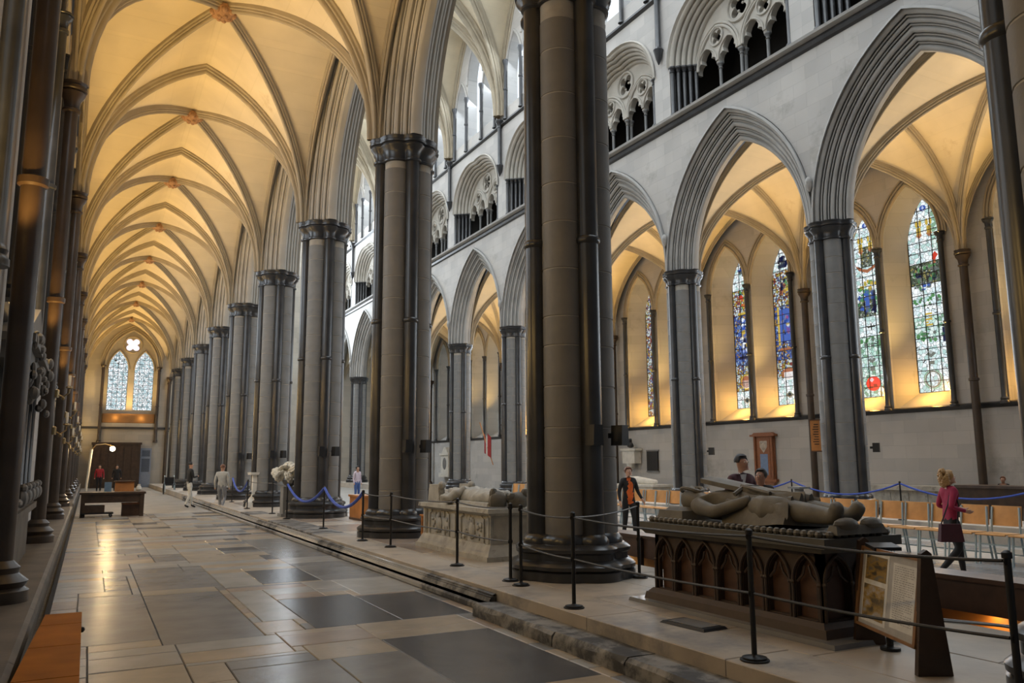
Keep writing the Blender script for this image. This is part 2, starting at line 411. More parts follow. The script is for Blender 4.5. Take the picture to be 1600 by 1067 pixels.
me_headstop = me_of(lambda b: (b.ball((0, 0, 0), (.10, .10, .15)), b.ball((-.07, 0, -.02), (.04, .03, .05), 6, 4), b.lathe([(.02, -.28), (.09, -.16), (.11, -.08)], 10)), 'head_stop', 'moldf')
for i in range(1, NB): inst('head_stop', me_headstop, wf, (XF-HP-.12, YB(i), ZC+1.15))
# ------------------------------------------------------------------ vaults
def prof(h):
    R = (1+h*h)/2
    def p(t):
        c = min(1, (R-1+abs(t))/R); return R*sqrt(max(0, 1-c*c))/h
    return p
RIB = [(-.15, .10), (-.15, -.05), (-.10, -.075), (-.105, -.13), (-.075, -.155), (-.05, -.14), (-.055, -.20), (-.03, -.24), (0, -.25), (.03, -.24), (.055, -.20), (.05, -.14), (.075, -.155), (.105, -.13), (.10, -.075), (.15, -.05), (.15, .10)]
def rib_sweep(b, pts, wn_=1.0, side=None):
    P = [Vector(p) for p in pts]; rows = []
    pl = (P[-1]-P[0]); pl.z = 0
    bn = Vector((-pl.y, pl.x, 0)).normalized()
    for i, p in enumerate(P):
        d = (P[min(i+1, len(P)-1)]-P[max(i-1, 0)]).normalized(); nn = bn.cross(d)
        if nn.z < 0: nn = -nn
        rows.append([p+bn*(u*wn_)+nn*(v*wn_) for u, v in RIB])
    b.grid(rows)
def vault(x0, x1, zs, H, bay=BAY, mweb='web', mrib='rib', ribw=.72, n=24):
    hx = (x1-x0)/2; hb = bay/2; p = prof(H/hx)
    T = [sin(pi/2*(-1+2*k/n)) for k in range(n+1)]
    T2 = [sin(pi/2*(-1+2*k/32)) for k in range(33)]
    web = MB(); S = [sin(pi/2*k/n) for k in range(n+1)]
    for sg in (-1, 1):
        web.grid([[(sg*s*hx, u*s*hb, H*p(u*s)) for u in T] for s in S], flip=sg > 0)
        web.grid([[(u*s*hx, sg*s*hb, H*p(u*s)) for u in T] for s in S], flip=sg < 0)
    out = {'web': web.mesh('vault_web', mweb, 50)}
    r = MB(); rib_sweep(r, [(t*hx, -hb, H*p(t)) for t in T2], ribw*1.25); out['tr'] = r.mesh('transverse_rib', mrib, 40)
    r = MB(); rib_sweep(r, [(t*hx, t*hb, H*p(t)) for t in T2], ribw); out['d1'] = r.mesh('diagonal_rib', mrib, 40)
    r = MB(); rib_sweep(r, [(t*hx, -t*hb, H*p(t)) for t in T2], ribw); out['d2'] = r.mesh('diagonal_rib', mrib, 40)
    r = MB(); rib_sweep(r, [(-hx, t*hb, H*p(t)) for t in T2], ribw*.8); out['w1'] = r.mesh('wall_rib', mrib, 40)
    r = MB(); rib_sweep(r, [(hx, t*hb, H*p(t)) for t in T2], ribw*.8); out['w2'] = r.mesh('wall_rib', mrib, 40)
    return out
def mk_boss(b):
    b.lathe([(.24, .06), (.27, -.02), (.24, -.10), (.14, -.20), (0, -.24)], 14)
    for k in range(8): a = 2*pi*k/8; b.ball((.22*cos(a), .22*sin(a), -.08), (.085, .085, .075), 7, 5)
    for k in range(5): a = 2*pi*k/5; b.ball((.1*cos(a), .1*sin(a), -.19), .065, 7, 5)
blk('bosscol', (.42, .24, .13)); me_boss = me_of(mk_boss, 'ceiling_boss', 'bosscol')
def run_vault(name, x0, x1, zs, H, i0, i1, keys, boss=True, **kw):
    c = struct(name); V = vault(x0, x1, zs, H, **kw); xm = (x0+x1)/2
    nm = {'web': 'vault_web', 'tr': 'transverse_rib', 'd1': 'diagonal_rib', 'd2': 'diagonal_rib', 'w1': 'wall_rib', 'w2': 'wall_rib'}
    for i in range(i0, i1):
        yc = YB(i)+BAY/2
        for k in keys: inst(nm[k], V[k], c, (xm, yc, zs))
        if boss: inst('ceiling_boss', me_boss, c, (xm, yc, zs+H-.12))
    return c
XV0, XV1 = XL+.34, XN-HP+.02
run_vault('ceiling', XV0, XV1, ZC, ZA-ZC, -1, NB, ('web', 'tr', 'd1', 'd2', 'w1', 'w2'))
run_vault('ceiling', XF+HP-.02, XR-.30, ZC, ZA-ZC, 0, NB, ('web', 'tr', 'd1', 'd2', 'w1', 'w2'))
run_vault('ceiling', XN+HP, XF-HP, 18.7, 7.3, 0, NB, ('web', 'tr', 'd1', 'd2', 'w2'), False, mweb='web', ribw=1.5)

# ------------------------------------------------------------------ outer aisle walls with paired lancets
ZSI, YW, WF, WG = 3.27, 1.22, 1.08, .67
FRONT = lambda s: lancet(s*YW, WF, ZSI+.03, 8.9, 1.95)
GLASS = lambda s: lancet(s*YW*.97, WG, 3.86, 8.85, 1.62)
def mk_outer(z0):
    def g(b):
        f = lambda u, v, d: (d, u, v)
        plate(b, [(-BAY/2, z0), (BAY/2, z0), (BAY/2, 12.6), (-BAY/2, 12.6)], [FRONT(-1), FRONT(1)], f, 0, .10, back=False)
        for s in (-1, 1):
            A, G = FRONT(s), GLASS(s); n = len(A)
            b.add([(.10, u, v) for u, v in A]+[(.85, u, v) for u, v in G], [(i, (i+1) % n, n+(i+1) % n, n+i) for i in range(n)])
    return g
def mk_rolls(b):
    for s in (-1, 1):
        for dr, x, r in ((.0, -.03, .055), (.13, -.02, .045), (.22, -.05, .035)):
            b.tube([(x, s*YW+y, 8.9+z) for y, z in arch(WF+dr, 1.95+dr*1.2, 10)], r, 8)
def mk_wshaft(b):
    h = 8.9-ZSI
    b.lathe([(.14, 0), (.14, .06), (.11, .10), (.125, .14), (.085, .2), (.085, h*.47), (.115, h*.47+.02), (.115, h*.47+.07), (.085, h*.47+.09), (.085, h-.34), (.11, h-.33), (.11, h-.28), (.09, h-.26), (.10, h-.14), (.15, h-.09), (.16, h-.06), (.14, h-.05), (.17, h-.03), (.17, h)], 14)
def mk_string(b):
    pr_ = [(0, -.10), (-.06, -.07), (-.10, 0), (-.12, .03), (-.08, .06), (0, .08)]
    b.grid([[(x, -BAY/2, ZSI+z) for x, z in pr_], [(x, BAY/2, ZSI+z) for x, z in pr_]], flip=True)
def mk_respond(z0, r=.135):
    def g(b):
        h = ZC-z0
        b.lathe([(r+.14, 0), (r+.14, .10), (r+.10, .13), (r+.13, .18), (r+.05, .25), (r+.06, .30), (r, .36), (r, h*.5), (r+.03, h*.5+.02), (r+.03, h*.5+.09), (r, h*.5+.11), (r, h-.52), (r+.04, h-.50), (r+.04, h-.46), (r+.01, h-.44), (r+.03, h-.3), (r+.09, h-.2), (r+.10, h-.17), (r+.075, h-.15), (r+.12, h-.12), (r+.12, h-.07), (r+.10, h-.06), (r+.12, h)], 18)
    return g
me_outL = me_of(mk_outer(.35), 'window_wall', 'wall', 25); me_outR = me_of(mk_outer(-.15), 'window_wall', 'wall', 25)
me_rolls = me_of(mk_rolls, 'arch_molding', 'rib'); me_wsh = me_of(mk_wshaft, 'window_shaft', 'marble'); me_wshw = me_of(mk_wshaft, 'window_shaft', 'marble_w')
me_str = me_of(mk_string, 'string_course', 'marble')
me_respL = me_of(mk_respond(.40, .105), 'vault_respond', 'marble_w'); me_respR = me_of(mk_respond(ZNV, .12), 'vault_respond', 'marble_w')
wl = struct('wall_left'); wr = struct('wall_right')
for i in range(-1, NB):
    yc = YB(i)+BAY/2
    inst('window_wall', me_outL, wl, (XL, yc, 0), pi); inst('string_course', me_str, wl, (XL, yc, 0), pi); inst('arch_molding', me_rolls, wl, (XL, yc, 0), pi)
    for y in (-2.36, 0, 2.36): inst('window_shaft', me_wsh, wl, (XL+.13, yc+y, ZSI), pi)
    if i >= 0: inst('vault_respond', me_respL, wl, (XL+.33, YB(i), .40), pi)
    if i >= 0:
        inst('window_wall', me_outR, wr, (XR, yc, 0)); inst('string_course', me_str, wr, (XR, yc, 0)); inst('arch_molding', me_rolls, wr, (XR, yc, 0))
        for y in (-2.36, 0, 2.36): inst('window_shaft', me_wsh, wr, (XR-.13, yc+y, ZSI))
        inst('vault_respond', me_respR, wr, (XR-.28, YB(i), ZNV))
# small side pilasters of the left responds
me_pil = me_of(lambda b: b.box(0, .16, -.30, .30, 0, ZC-.40), 'pilaster', 'wall', 0)
for i in range(0, NB): inst('pilaster', me_pil, wl, (XL, YB(i), .40))

# ------------------------------------------------------------------ stained glass
GW = stained('pale_glass', [(0, (.74, .88, .93)), (.30, (.88, .95, .97)), (.55, (.60, .80, .80)), (.70, (.93, .98, .99)), (.88, (.46, .68, .66))], 1.0, 8.0, .030)
GG = stained('green_glass', [(0, (.40, .70, .60)), (.25, (.60, .84, .76)), (.5, (.78, .92, .88)), (.78, (.22, .42, .28)), (.9, (.60, .78, .80))], .95, 8.5, .035, 3)
GB = stained('blue_glass', [(0, (.05, .10, .40)), (.3, (.12, .24, .62)), (.5, (.03, .05, .16)), (.7, (.45, .62, .85)), (.85, (.50, .30, .08))], .8, 13, .05, 6)
GD = stained('dark_figured_glass', [(0, (.05, .08, .06)), (.25, (.22, .26, .22)), (.45, (.48, .56, .50)), (.65, (.10, .16, .09)), (.85, (.30, .28, .10))], .8, 14, .06, 9)
GM = stained('mixed_glass', [(0, (.75, .86, .90)), (.2, (.45, .22, .04)), (.4, (.10, .16, .42)), (.55, (.30, .04, .03)), (.7, (.60, .72, .74)), (.88, (.48, .42, .08))], .8, 13, .05, 12)
GE = stained('end_glass', [(0, (.75, .85, .90)), (.25, (.92, .96, 1)), (.5, (.50, .68, .74)), (.72, (.85, .92, .96)), (.88, (.30, .42, .46))], 1.15, 9, .05, 2)
def clip(rect, P):
    out = rect
    n = len(P); ar = sum(P[i][0]*P[(i+1) % n][1]-P[(i+1) % n][0]*P[i][1] for i in range(n)); sg = 1 if ar > 0 else -1
    for i in range(n):
        a = P[i]; b = P[(i+1) % n]; inp = out; out = []
        side = lambda p: sg*((b[0]-a[0])*(p[1]-a[1])-(b[1]-a[1])*(p[0]-a[0]))
        for k in range(len(inp)):
            p = inp[k]; q = inp[(k+1) % len(inp)]; sp_, sq = side(p), side(q)
            if sp_ >= -1e-9: out.append(p)
            if (sp_ > 1e-9 and sq < -1e-9) or (sp_ < -1e-9 and sq > 1e-9):
                t = sp_/(sp_-sq); out.append((p[0]+(q[0]-p[0])*t, p[1]+(q[1]-p[1])*t))
        if not out: return []
    return out
NWIN = [0]
def window(loc, rz, P, pick, nx, nz, panes=True, figs=None, xg=.85):
    """lattice of iron bars, one object; its panes and its painted pieces are children"""
    NWIN[0] += 1
    us = [p[0] for p in P]; vs = [p[1] for p in P]; u0, u1, v0, v1 = min(us), max(us), min(vs), max(vs)
    b = MB(); W = (u1-u0)/nx; H = (v1-v0)/nz
    for k in range(nx+1):
        u = min(max(u0+W*k, u0+.012), u1-.012)
        c = clip([(u-.012, v0), (u+.012, v0), (u+.012, v1), (u-.012, v1)], P)
        if len(c) > 2: b.add([(xg-.02, y, z) for y, z in c]+[(xg+.03, y, z) for y, z in c], [tuple(range(len(c)))]+[(i, (i+1) % len(c), len(c)+(i+1) % len(c), len(c)+i) for i in range(len(c))])
    for k in range(nz+1):
        v = v0+H*k; c = clip([(u0, v-.011), (u1, v-.011), (u1, v+.011), (u0, v+.011)], P)
        if len(c) > 2: b.add([(xg-.025, y, z) for y, z in c]+[(xg+.03, y, z) for y, z in c], [tuple(range(len(c)))]+[(i, (i+1) % len(c), len(c)+(i+1) % len(c), len(c)+i) for i in range(len(c))])
    o = b.build('window_%d' % NWIN[0], 'black', None, loc, rz, 0, 'structure')
    def pane(c, m):
        n = len(c); q = MB(); q.add([(xg, y, z) for y, z in c]+[(xg+.012, y, z) for y, z in c], [tuple(range(n))[::-1], tuple(range(n, 2*n))]+[(i, (i+1) % n, n+(i+1) % n, n+i) for i in range(n)])
        q.build('glass_pane', m, o, smooth=0)
    if panes:
        for kx in range(nx):
            for kz in range(nz):
                c = clip([(u0+W*kx, v0+H*kz), (u0+W*(kx+1), v0+H*kz), (u0+W*(kx+1), v0+H*(kz+1)), (u0+W*kx, v0+H*(kz+1))], P)
                if len(c) > 2: pane(c, pick((kx+.5)/nx, (kz+.5)/nz))
    else: pane(P, pick(.5, .5))
    if figs:
        cols = []; q = MB()
        for kind, u, v, ru, rv, col in figs:
            if col not in cols: cols.append(col)
            cu = (u0+u1)/2+u*(u1-u0)/2*1; cv = v0+v*(v1-v0)
            if kind == 'o': sh = [(cu+ru*cos(2*pi*k/18), cv+rv*sin(2*pi*k/18)) for k in range(18)]
            elif kind == 'd': sh = [(cu, cv+rv), (cu-ru, cv), (cu, cv-rv), (cu+ru, cv)]
            elif kind == 'b': sh = [(cu-ru, cv-rv), (cu+ru, cv-rv), (cu+ru, cv+rv), (cu-ru, cv+rv)]
            elif kind == 's': sh = [(cu-ru, cv+rv), (cu-ru, cv), (cu-ru*.6, cv-rv*.6), (cu, cv-rv), (cu+ru*.6, cv-rv*.6), (cu+ru, cv), (cu+ru, cv+rv)]
            elif kind == 'v': sh = [(cu-ru, cv+rv), (cu-ru*.7, cv+rv*.1), (cu, cv-rv*.5), (cu+ru*.7, cv+rv*.1), (cu+ru, cv+rv), (cu+ru*.35, cv+rv*.25), (cu, cv+rv*.05), (cu-ru*.35, cv+rv*.25)]
            if kind == 'r':
                for k in range(24):
                    a, a2 = 2*pi*k/24, 2*pi*(k+1)/24
                    sh = [(cu+ru*cos(a), cv+ru*sin(a)), (cu+ru*cos(a2), cv+ru*sin(a2)), (cu+rv*cos(a2), cv+rv*sin(a2)), (cu+rv*cos(a), cv+rv*sin(a))]
                    q.add([(xg-.012, y, z) for y, z in sh]+[(xg-.002, y, z) for y, z in sh], [(0, 1, 2, 3)]+[(i, (i+1) % 4, 4+(i+1) % 4, 4+i) for i in range(4)], cols.index(col))
                continue
            n = len(sh); q.add([(xg-.012, y, z) for y, z in sh]+[(xg-.002, y, z) for y, z in sh], [tuple(range(n))]+[(i, (i+1) % n, n+(i+1) % n, n+i) for i in range(n)], cols.index(col))
        q.build('painted_glass', cols, o, smooth=0)
    return o
for nme, c, s in (('fred', (.62, .05, .03), .8), ('fgold', (.62, .46, .08), .75), ('fblue', (.06, .14, .55), .7), ('fnavy', (.015, .02, .08), .6), ('fpale', (.85, .93, .95), .9),
                  ('fgrey', (.16, .19, .18), .7), ('fgreen', (.10, .30, .12), .7), ('frust', (.42, .16, .08), .7), ('flead', (.03, .035, .035), .5)): M[nme] = glow(nme, c, s)
def pk1(u, v):
    if v > .86: return GW
    if v > .74: return GD if .3 < u < .7 else GW
    if .44 < v < .56: return GD if u > .3 else GG
    if .26 < v < .36: return GG
    return GW if v > .30 else GG
def pk2(u, v):
    if .58 < v < .68: return GD
    if .30 < v < .40: return GG
    if v > .74: return GG if u < .4 else GW
    return GW
def pkA(u, v):
    if v > .80 or v < .10: return GW
    if v < .30: return GM if u > .3 else GW
    if .30 <= v < .62: return GB
    return GM
def pkB(u, v):
    if u < .25 or v > .86 or v < .14: return GW
    if .30 < v < .60: return GB
    return GM
def blob(u, v, du, dv, cols, n, r0, r1, seed):
    r = random.Random(seed); L = []
    for k in range(n):
        x, y = r.uniform(-1, 1), r.uniform(-1, 1)
        if x*x+y*y > 1: x *= .6; y *= .6
        L.append((r.choice('oodsb'), u+x*du, v+y*dv, r.uniform(r0, r1), r.uniform(r0, r1), r.choice(cols)))
    return L
def angel(u, v): return [('b', u, v-.03, .08, .14, 'fgold'), ('o', u-.10, v+.012, .05, .12, 'fgold'), ('o', u+.10, v+.012, .05, .12, 'fgold'), ('o', u, v+.028, .045, .055, 'fpale'), ('d', u, v-.05, .11, .12, 'frust'), ('b', u, v-.02, .02, .12, 'flead')]
FIG = {
 1: [('o', -.05, .955, .12, .10, 'fblue'), ('d', -.05, .955, .05, .09, 'fpale')]+angel(-.3, .865)+angel(.32, .865)+[('v', 0, .705, .50, .24, 'frust'), ('v', 0, .675, .33, .18, 'fpale')]+blob(0, .61, .6, .035, ['fgold', 'fgreen', 'fgrey', 'fgold'], 16, .03, .10, 1)
   +blob(0, .52, .8, .06, ['fnavy', 'fblue', 'fpale', 'fgreen', 'fgrey'], 30, .03, .11, 2)+[('b', -.3, .52, .07, .40, 'fnavy'), ('b', .12, .53, .08, .40, 'fblue')]
   +[('b', .0, .385, .16, .02, 'flead'), ('b', .0, .385, .02, .12, 'flead')]+blob(0, .30, .85, .03, ['fgreen', 'fgrey', 'fgreen'], 18, .03, .08, 3)+[('b', -.6, .30, .06, .28, 'fnavy'), ('o', -.6, .35, .05, .06, 'flead'), ('d', .1, .205, .16, .13, 'fgrey'), ('d', .1, .215, .09, .08, 'fpale'), ('b', .1, .155, .10, .07, 'fgrey'),
     ('o', .12, .075, .29, .27, 'fred'), ('d', .2, .095, .10, .09, 'fpale'), ('o', 0, .065, .09, .05, 'frust'), ('d', .22, .055, .10, .05, 'frust'), ('o', .1, .115, .09, .04, 'fpale')],
 2: [('o', 0, .955, .12, .10, 'fblue'), ('d', 0, .955, .05, .09, 'fpale')]+angel(-.25, .865)+angel(.32, .865)+[('d', -.45, .695, .11, .13, 'fred'), ('o', -.38, .68, .07, .07, 'fred'), ('b', -.4, .665, .04, .07, 'frust')]
   +blob(.05, .605, .8, .045, ['fgrey', 'flead', 'fgreen', 'fgrey', 'fnavy'], 36, .03, .11, 4)+blob(.2, .545, .5, .02, ['fblue', 'fgrey', 'fgreen'], 12, .03, .09, 5)+blob(0, .47, .9, .03, ['fgreen', 'fgrey', 'fgreen'], 20, .03, .07, 12)
   +[('b', .15, .40, .12, .03, 'fgold'), ('b', .05, .387, .05, .03, 'fgold'), ('b', .15, .372, .12, .03, 'fgold'), ('b', .26, .357, .05, .03, 'fgold'), ('b', .15, .343, .12, .03, 'fgold')]
   +blob(0, .285, .9, .025, ['fgreen', 'fgreen', 'fgrey'], 18, .03, .08, 6)+[('b', -.6, .285, .06, .24, 'fnavy'), ('o', -.6, .33, .05, .05, 'flead'), ('d', .2, .195, .18, .13, 'fgrey'), ('d', .2, .205, .10, .08, 'fpale'), ('b', .2, .15, .10, .06, 'fgrey'), ('r', .2, .065, .29, .24, 'fgrey'), ('r', .2, .065, .33, .31, 'fgreen')],
 3: blob(.1, .90, .3, .03, ['fnavy', 'fgrey', 'fblue'], 12, .04, .12, 7)+blob(.1, .72, .4, .06, ['frust', 'fgold', 'fnavy', 'fgreen', 'fred'], 28, .04, .11, 8)+[('b', .1, .62, .30, .06, 'fgold')]+blob(.1, .47, .45, .12, ['fblue', 'fblue', 'fnavy', 'fpale', 'fgold'], 40, .04, .12, 9)
   +[('b', .1, .33, .34, .06, 'fnavy'), ('o', .1, .17, .30, .26, 'frust'), ('b', .1, .155, .21, .17, 'fpale'), ('r', .1, .17, .33, .28, 'fgold'), ('b', .1, .15, .26, .015, 'frust'), ('d', .1, .05, .18, .14, 'fgrey'), ('o', .1, .05, .08, .08, 'flead')],
 4: blob(.1, .88, .45, .035, ['fnavy', 'fnavy', 'fgrey'], 16, .05, .13, 10)+[('o', .1, .87, .12, .12, 'fgrey')]+blob(.1, .73, .45, .05, ['fnavy', 'frust', 'fgold', 'fgreen'], 26, .04, .11, 11)+[('b', .1, .49, .32, .66, 'fblue'), ('b', -.46, .49, .05, .80, 'fgold'), ('b', .66, .49, .05, .80, 'fgold')]
   +blob(.1, .50, .32, .10, ['fgold', 'fred', 'fnavy', 'fpale', 'fgold'], 24, .03, .09, 13)+[('b', .1, .34, .40, .05, 'frust'), ('o', .1, .19, .32, .24, 'frust'), ('b', .1, .175, .23, .16, 'fpale'), ('b', .1, .17, .27, .015, 'frust'), ('d', .1, .06, .20, .14, 'fgrey'), ('o', .1, .06, .09, .08, 'flead')]}
for i in range(0, NB):
    yc = YB(i)+BAY/2
    for s in (1, -1):
        big = i in (2, 3); med = i == 4
        fg = FIG[{2: 2, 3: 4}[i] - (1 if s > 0 else 0)] if big else (FIG[3] if med and s < 0 else None)
        pf = ({2: pk1, 3: pkA}[i] if s > 0 else {2: pk2, 3: pkB}[i]) if big else ((lambda u, v: GM if .15 < v < .85 else GD) if med else (lambda u, v: GW))
        window((XR, yc, 0), 0, GLASS(s), pf, 3, 18 if (big or med) else 9, big or (med and s < 0), fg)
GL = stained('left_glass', [(0, (.30, .36, .38)), (.5, (.20, .26, .26))], .5, 5, .05, 5)
for i in range(0, 6):
    for s in (1, -1): window((XL, YB(i)+BAY/2, 0), pi, GLASS(s), lambda u, v: GL, 3, 12, False)

# ------------------------------------------------------------------ end wall of the aisle
we = struct('wall_end')
XE = 2.42
def mk_end(b):
    f = lambda u, v, d: (u, YEND+d, v)
    big = lancet(XE, 1.80, 4.62, 8.75, 2.75, 12)
    plate(b, [(XL-.2, -.1), (XN+1, -.1), (XN+1, 13), (XL-.2, 13)], [big], f, 0, .45, back=False)
    qf = foil(XE, 10.45, .52)
    plate(b, lancet(XE, 1.82, 4.55, 8.75, 2.8, 12), [lancet(XE-.87, .66, 5.60, 8.55, 1.4), lancet(XE+.87, .66, 5.60, 8.55, 1.4), qf], f, .45, .75)
mbx = MB(); mk_end(mbx); mbx.build('end_wall_face', 'wall_end', we, smooth=0)
b = MB()
for dr, r in ((-.02, .07), (.14, .05), (.26, .06)): b.tube([(XE+y, YEND-.03, 8.75+z) for y, z in arch(1.8+dr, 2.75+dr*1.2, 12)], r, 8)
for s in (-1, 1): b.tube([(XE+s*.87+y, YEND+.43, 8.55+z) for y, z in arch(.70, 1.46, 10)], .06, 8)
b.tube([(XE+.62*cos(2*pi*k/20), YEND+.43, 10.45+.62*sin(2*pi*k/20)) for k in range(21)], .05, 6, cap=False)
b.build('arch_molding', 'rib', we)
for s in (-1, 1): inst('window_shaft', me_wshw, we, (XE+s*1.86, YEND-.14, ZSI-.05), scale=(1.2, 1.2, .99))
b = MB(); b.box(XL, XN+.6, YEND-.14, YEND, 4.18, 4.34, ty=.03); b.build('string_course', 'marble', we, smooth=0)
b = MB(); b.box(XE-1.72, XE+1.72, YEND+.04, YEND+.44, 4.64, 5.30, ty=-.0); b.build('window_sill', mat('sill_wood', (.30, .15, .05), .5), we, smooth=0)
inst('vault_respond', me_respR, we, (XN-.35, YEND-.25, ZNV))
E0 = YEND
for s in (-1, 1):
    P = lancet(s*.87, .66, 5.60, 8.55, 1.4)
    window((XE, YEND-.25, 0), pi/2, [(-u, v) for u, v in P], lambda u, v: GE, 4, 14, False)
qg = MB(); plate(qg, foil(0, 10.45, .52), [], lambda u, v, d: (u+XE, YEND+.62+d, v), 0, .02); qg.build('glass_pane', glow('rose_glass', (.95, .86, .95), 1.1), we, smooth=0)
wv = MB(); wv.box(XN+HP, XF-HP, YEND+.2, YEND+.6, -.2, 27); wv.build('wall_nave_end', 'wall_end', smooth=0, kind='structure')
wv = MB(); wv.box(XF-HP, XR+2, YEND+.2, YEND+.6, -.2, 27); wv.build('wall_far_end', 'wall_end', smooth=0, kind='structure')

# ------------------------------------------------------------------ triforium and clerestory of the far nave wall
ZT0, ZTS, ZCL = ZST+.22, 15.30, 18.25
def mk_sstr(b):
    for pr_, mi in ((((0, -.26), (-.07, -.20), (-.10, -.10), (-.05, -.02), (-.05, .02)), 1), (((-.05, .0), (-.20, .04), (-.22, .12), (-.16, .16), (0, .22)), 0)):  # dark marble lower strip also paints in the shadow under the string
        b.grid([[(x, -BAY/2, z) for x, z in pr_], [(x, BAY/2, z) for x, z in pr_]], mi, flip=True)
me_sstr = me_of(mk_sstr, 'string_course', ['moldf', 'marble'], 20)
me_sstr2 = me_of(lambda b: b.grid([[(x, -BAY/2, z) for x, z in ((0, -.10), (-.12, -.02), (-.12, .06), (0, .10))], [(x, BAY/2, z) for x, z in ((0, -.10), (-.12, -.02), (-.12, .06), (0, .10))]], flip=True), 'string_course', 'marble', 20)
TA, TH, TD = 2.72, 2.15, .75
def mk_triwall(b):
    f = lambda u, v, d: (d, u, v)
    plate(b, [(-BAY/2, ZST), (BAY/2, ZST), (BAY/2, ZCL), (-BAY/2, ZCL)], [lancet(0, TA, ZT0, ZTS, TH, 14)], f, 0, .25, back=False)
def mk_tribig(b):
    rows = []; N = 5
    L = [(-.10, -.06), (-.04, -.10)]
    for j in range(N):
        for k in range(5):
            l = (j+k/5)/N; amp = .05*(sin(pi*k/5)**.6 if k else 0) - (.035 if k == 0 and j else 0)
            L.append((l*.62+amp, l*TD-amp))
    L.append((.62, TD))
    for s, x in L: rows.append([(x, y, ZTS+z) for y, z in arch(TA-s, TH-s*.8, 14)])
    b.grid(rows, flip=True)
XT = TD-.02
def mk_tracery(b):
    f = lambda u, v, d: (XT+d, u, v)
    a_, h_ = TA-.58, TH-.46
    out = [(y, ZTS+z) for y, z in arch(a_, h_, 14)]
    # lower edge: four trefoil headed lights springing from the slender shafts
    low = []
    for c in (-1.61, -.54, .54, 1.61):
        w_ = .47; zs = ZTS-.36
        for y, z in ((-w_, -.02), (-w_, .12), (-w_+.06, .24), (-w_+.17, .30), (-.24, .27), (-.27, .42), (-.20, .56), (-.09, .66), (0, .72)): low.append((c+y, zs+z))
        for y, z in ((.09, .66), (.20, .56), (.27, .42), (.24, .27), (w_-.17, .30), (w_-.06, .24), (w_, .12), (w_, -.02)): low.append((c+y, zs+z))
    P = [(-a_-.04, ZTS-.38)] + [(-a_, ZTS)] + out[1:-1] + [(a_, ZTS), (a_+.04, ZTS-.38)] + low[::-1]
    holes = [foil(0, ZTS+1.12, .40), foil(-1.08, ZTS+.56, .24), foil(1.08, ZTS+.56, .24)]
    plate(b, P, holes, f, 0, .22)
    for c in (-1.08, 1.08):
        for dr, r in ((0, .055), (.11, .045)): b.tube([(XT-.03, c+y, ZTS-.30+z) for y, z in arch(1.02+dr-.06, 1.22+dr, 10)], r, 7)
    for c in (-1.61, -.54, .54, 1.61): b.tube([(XT-.02, c+y, ZTS-.30+z) for y, z in arch(.50, .66, 8)], .035, 6)
    b.grid(ring((XT-.02, 0, ZTS+1.12), .50, .055)); b.grid(ring((XT-.02, -1.08, ZTS+.56), .30, .04)); b.grid(ring((XT-.02, 1.08, ZTS+.56), .30, .04))
    for k in range(4):
        a = 2*pi*k/4; b.ball((XT, .20*cos(a), ZTS+1.12+.20*sin(a)), (.05, .05, .05), 6, 4)
def slim(h, r): return [(r+.05, 0), (r+.05, .05), (r, .12), (r, h-.22), (r+.03, h-.20), (r+.005, h-.17), (r+.02, h-.09), (r+.06, h-.05), (r+.06, h)]
me_tw = me_of(mk_triwall, 'triforium_wall', 'wall', 0); me_tb = me_of(mk_tribig, 'arch_molding', 'mold', 30); me_tt = me_of(mk_tracery, 'tracery', 'mold', 30)
me_s1 = me_of(lambda b: b.lathe(slim(ZTS-.36-ZT0, .055), 10), 'slender_shaft', 'core2'); me_s2 = me_of(lambda b: b.lathe(slim(ZTS-ZT0, .075), 10), 'slender_shaft', 'marble')
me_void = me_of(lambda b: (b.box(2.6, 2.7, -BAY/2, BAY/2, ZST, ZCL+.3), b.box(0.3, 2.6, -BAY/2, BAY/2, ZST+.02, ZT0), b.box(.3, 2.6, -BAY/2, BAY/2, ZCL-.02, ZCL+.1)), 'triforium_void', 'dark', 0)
def mk_wallshaft(b):
    b.lathe([(.02, -.55), (.10, -.35), (.15, -.15), (.19, 0), (.15, .05), (.10, .12), (.10, 1.95), (.13, 1.97), (.11, 2.03), (.17, 2.2), (.21, 2.25), (.21, 2.35)], 12)
me_ws = me_of(mk_wallshaft, 'wall_shaft', 'marble')
CW = [(-1.75, .62, 20.9, 1.5), (0, .80, 22.2, 1.9), (1.75, .62, 20.9, 1.5)]
def mk_cler(b):
    f = lambda u, v, d: (d, u, v)
    holes = [lancet(c, a+.12, ZCL+.75, zs, H+.2) for c, a, zs, H in CW]
    plate(b, [(-BAY/2, ZCL), (BAY/2, ZCL), (BAY/2, 27), (-BAY/2, 27)], holes, f, 0, .9, back=False)
    for c, a, zs, H in CW: b.tube([(-.03, c+y, zs+z) for y, z in arch(a+.2, H+.3, 10)], .06, 7)
def mk_cshafts(b):
    for c in (-2.55, -.95, .95, 2.55): b.lathe([(.13, 0), (.08, .12), (.08, 1.2), (.11, 1.22), (.11, 1.3), (.08, 1.32), (.08, 2.0), (.15, 2.2), (.15, 2.3)], 9, (-.1, c, ZCL+.4))
me_cl = me_of(mk_cler, 'clerestory_wall', 'wall', 0)
me_cs = me_of(lambda b: b.lathe([(.13, 0), (.08, .12), (.08, 1.5), (.11, 1.52), (.11, 1.6), (.08, 1.62), (.08, 2.8), (.15, 3.0), (.15, 3.1)], 9), 'clerestory_shaft', 'marble')
GC = glow('clerestory_glass', (.80, .90, 1.0), 1.25)
def mk_clglass(b):
    for c, a, zs, H in CW: plate(b, lancet(c, a, ZCL+.8, zs, H), [], lambda u, v, d: (.55+d, u, v), 0, .02)
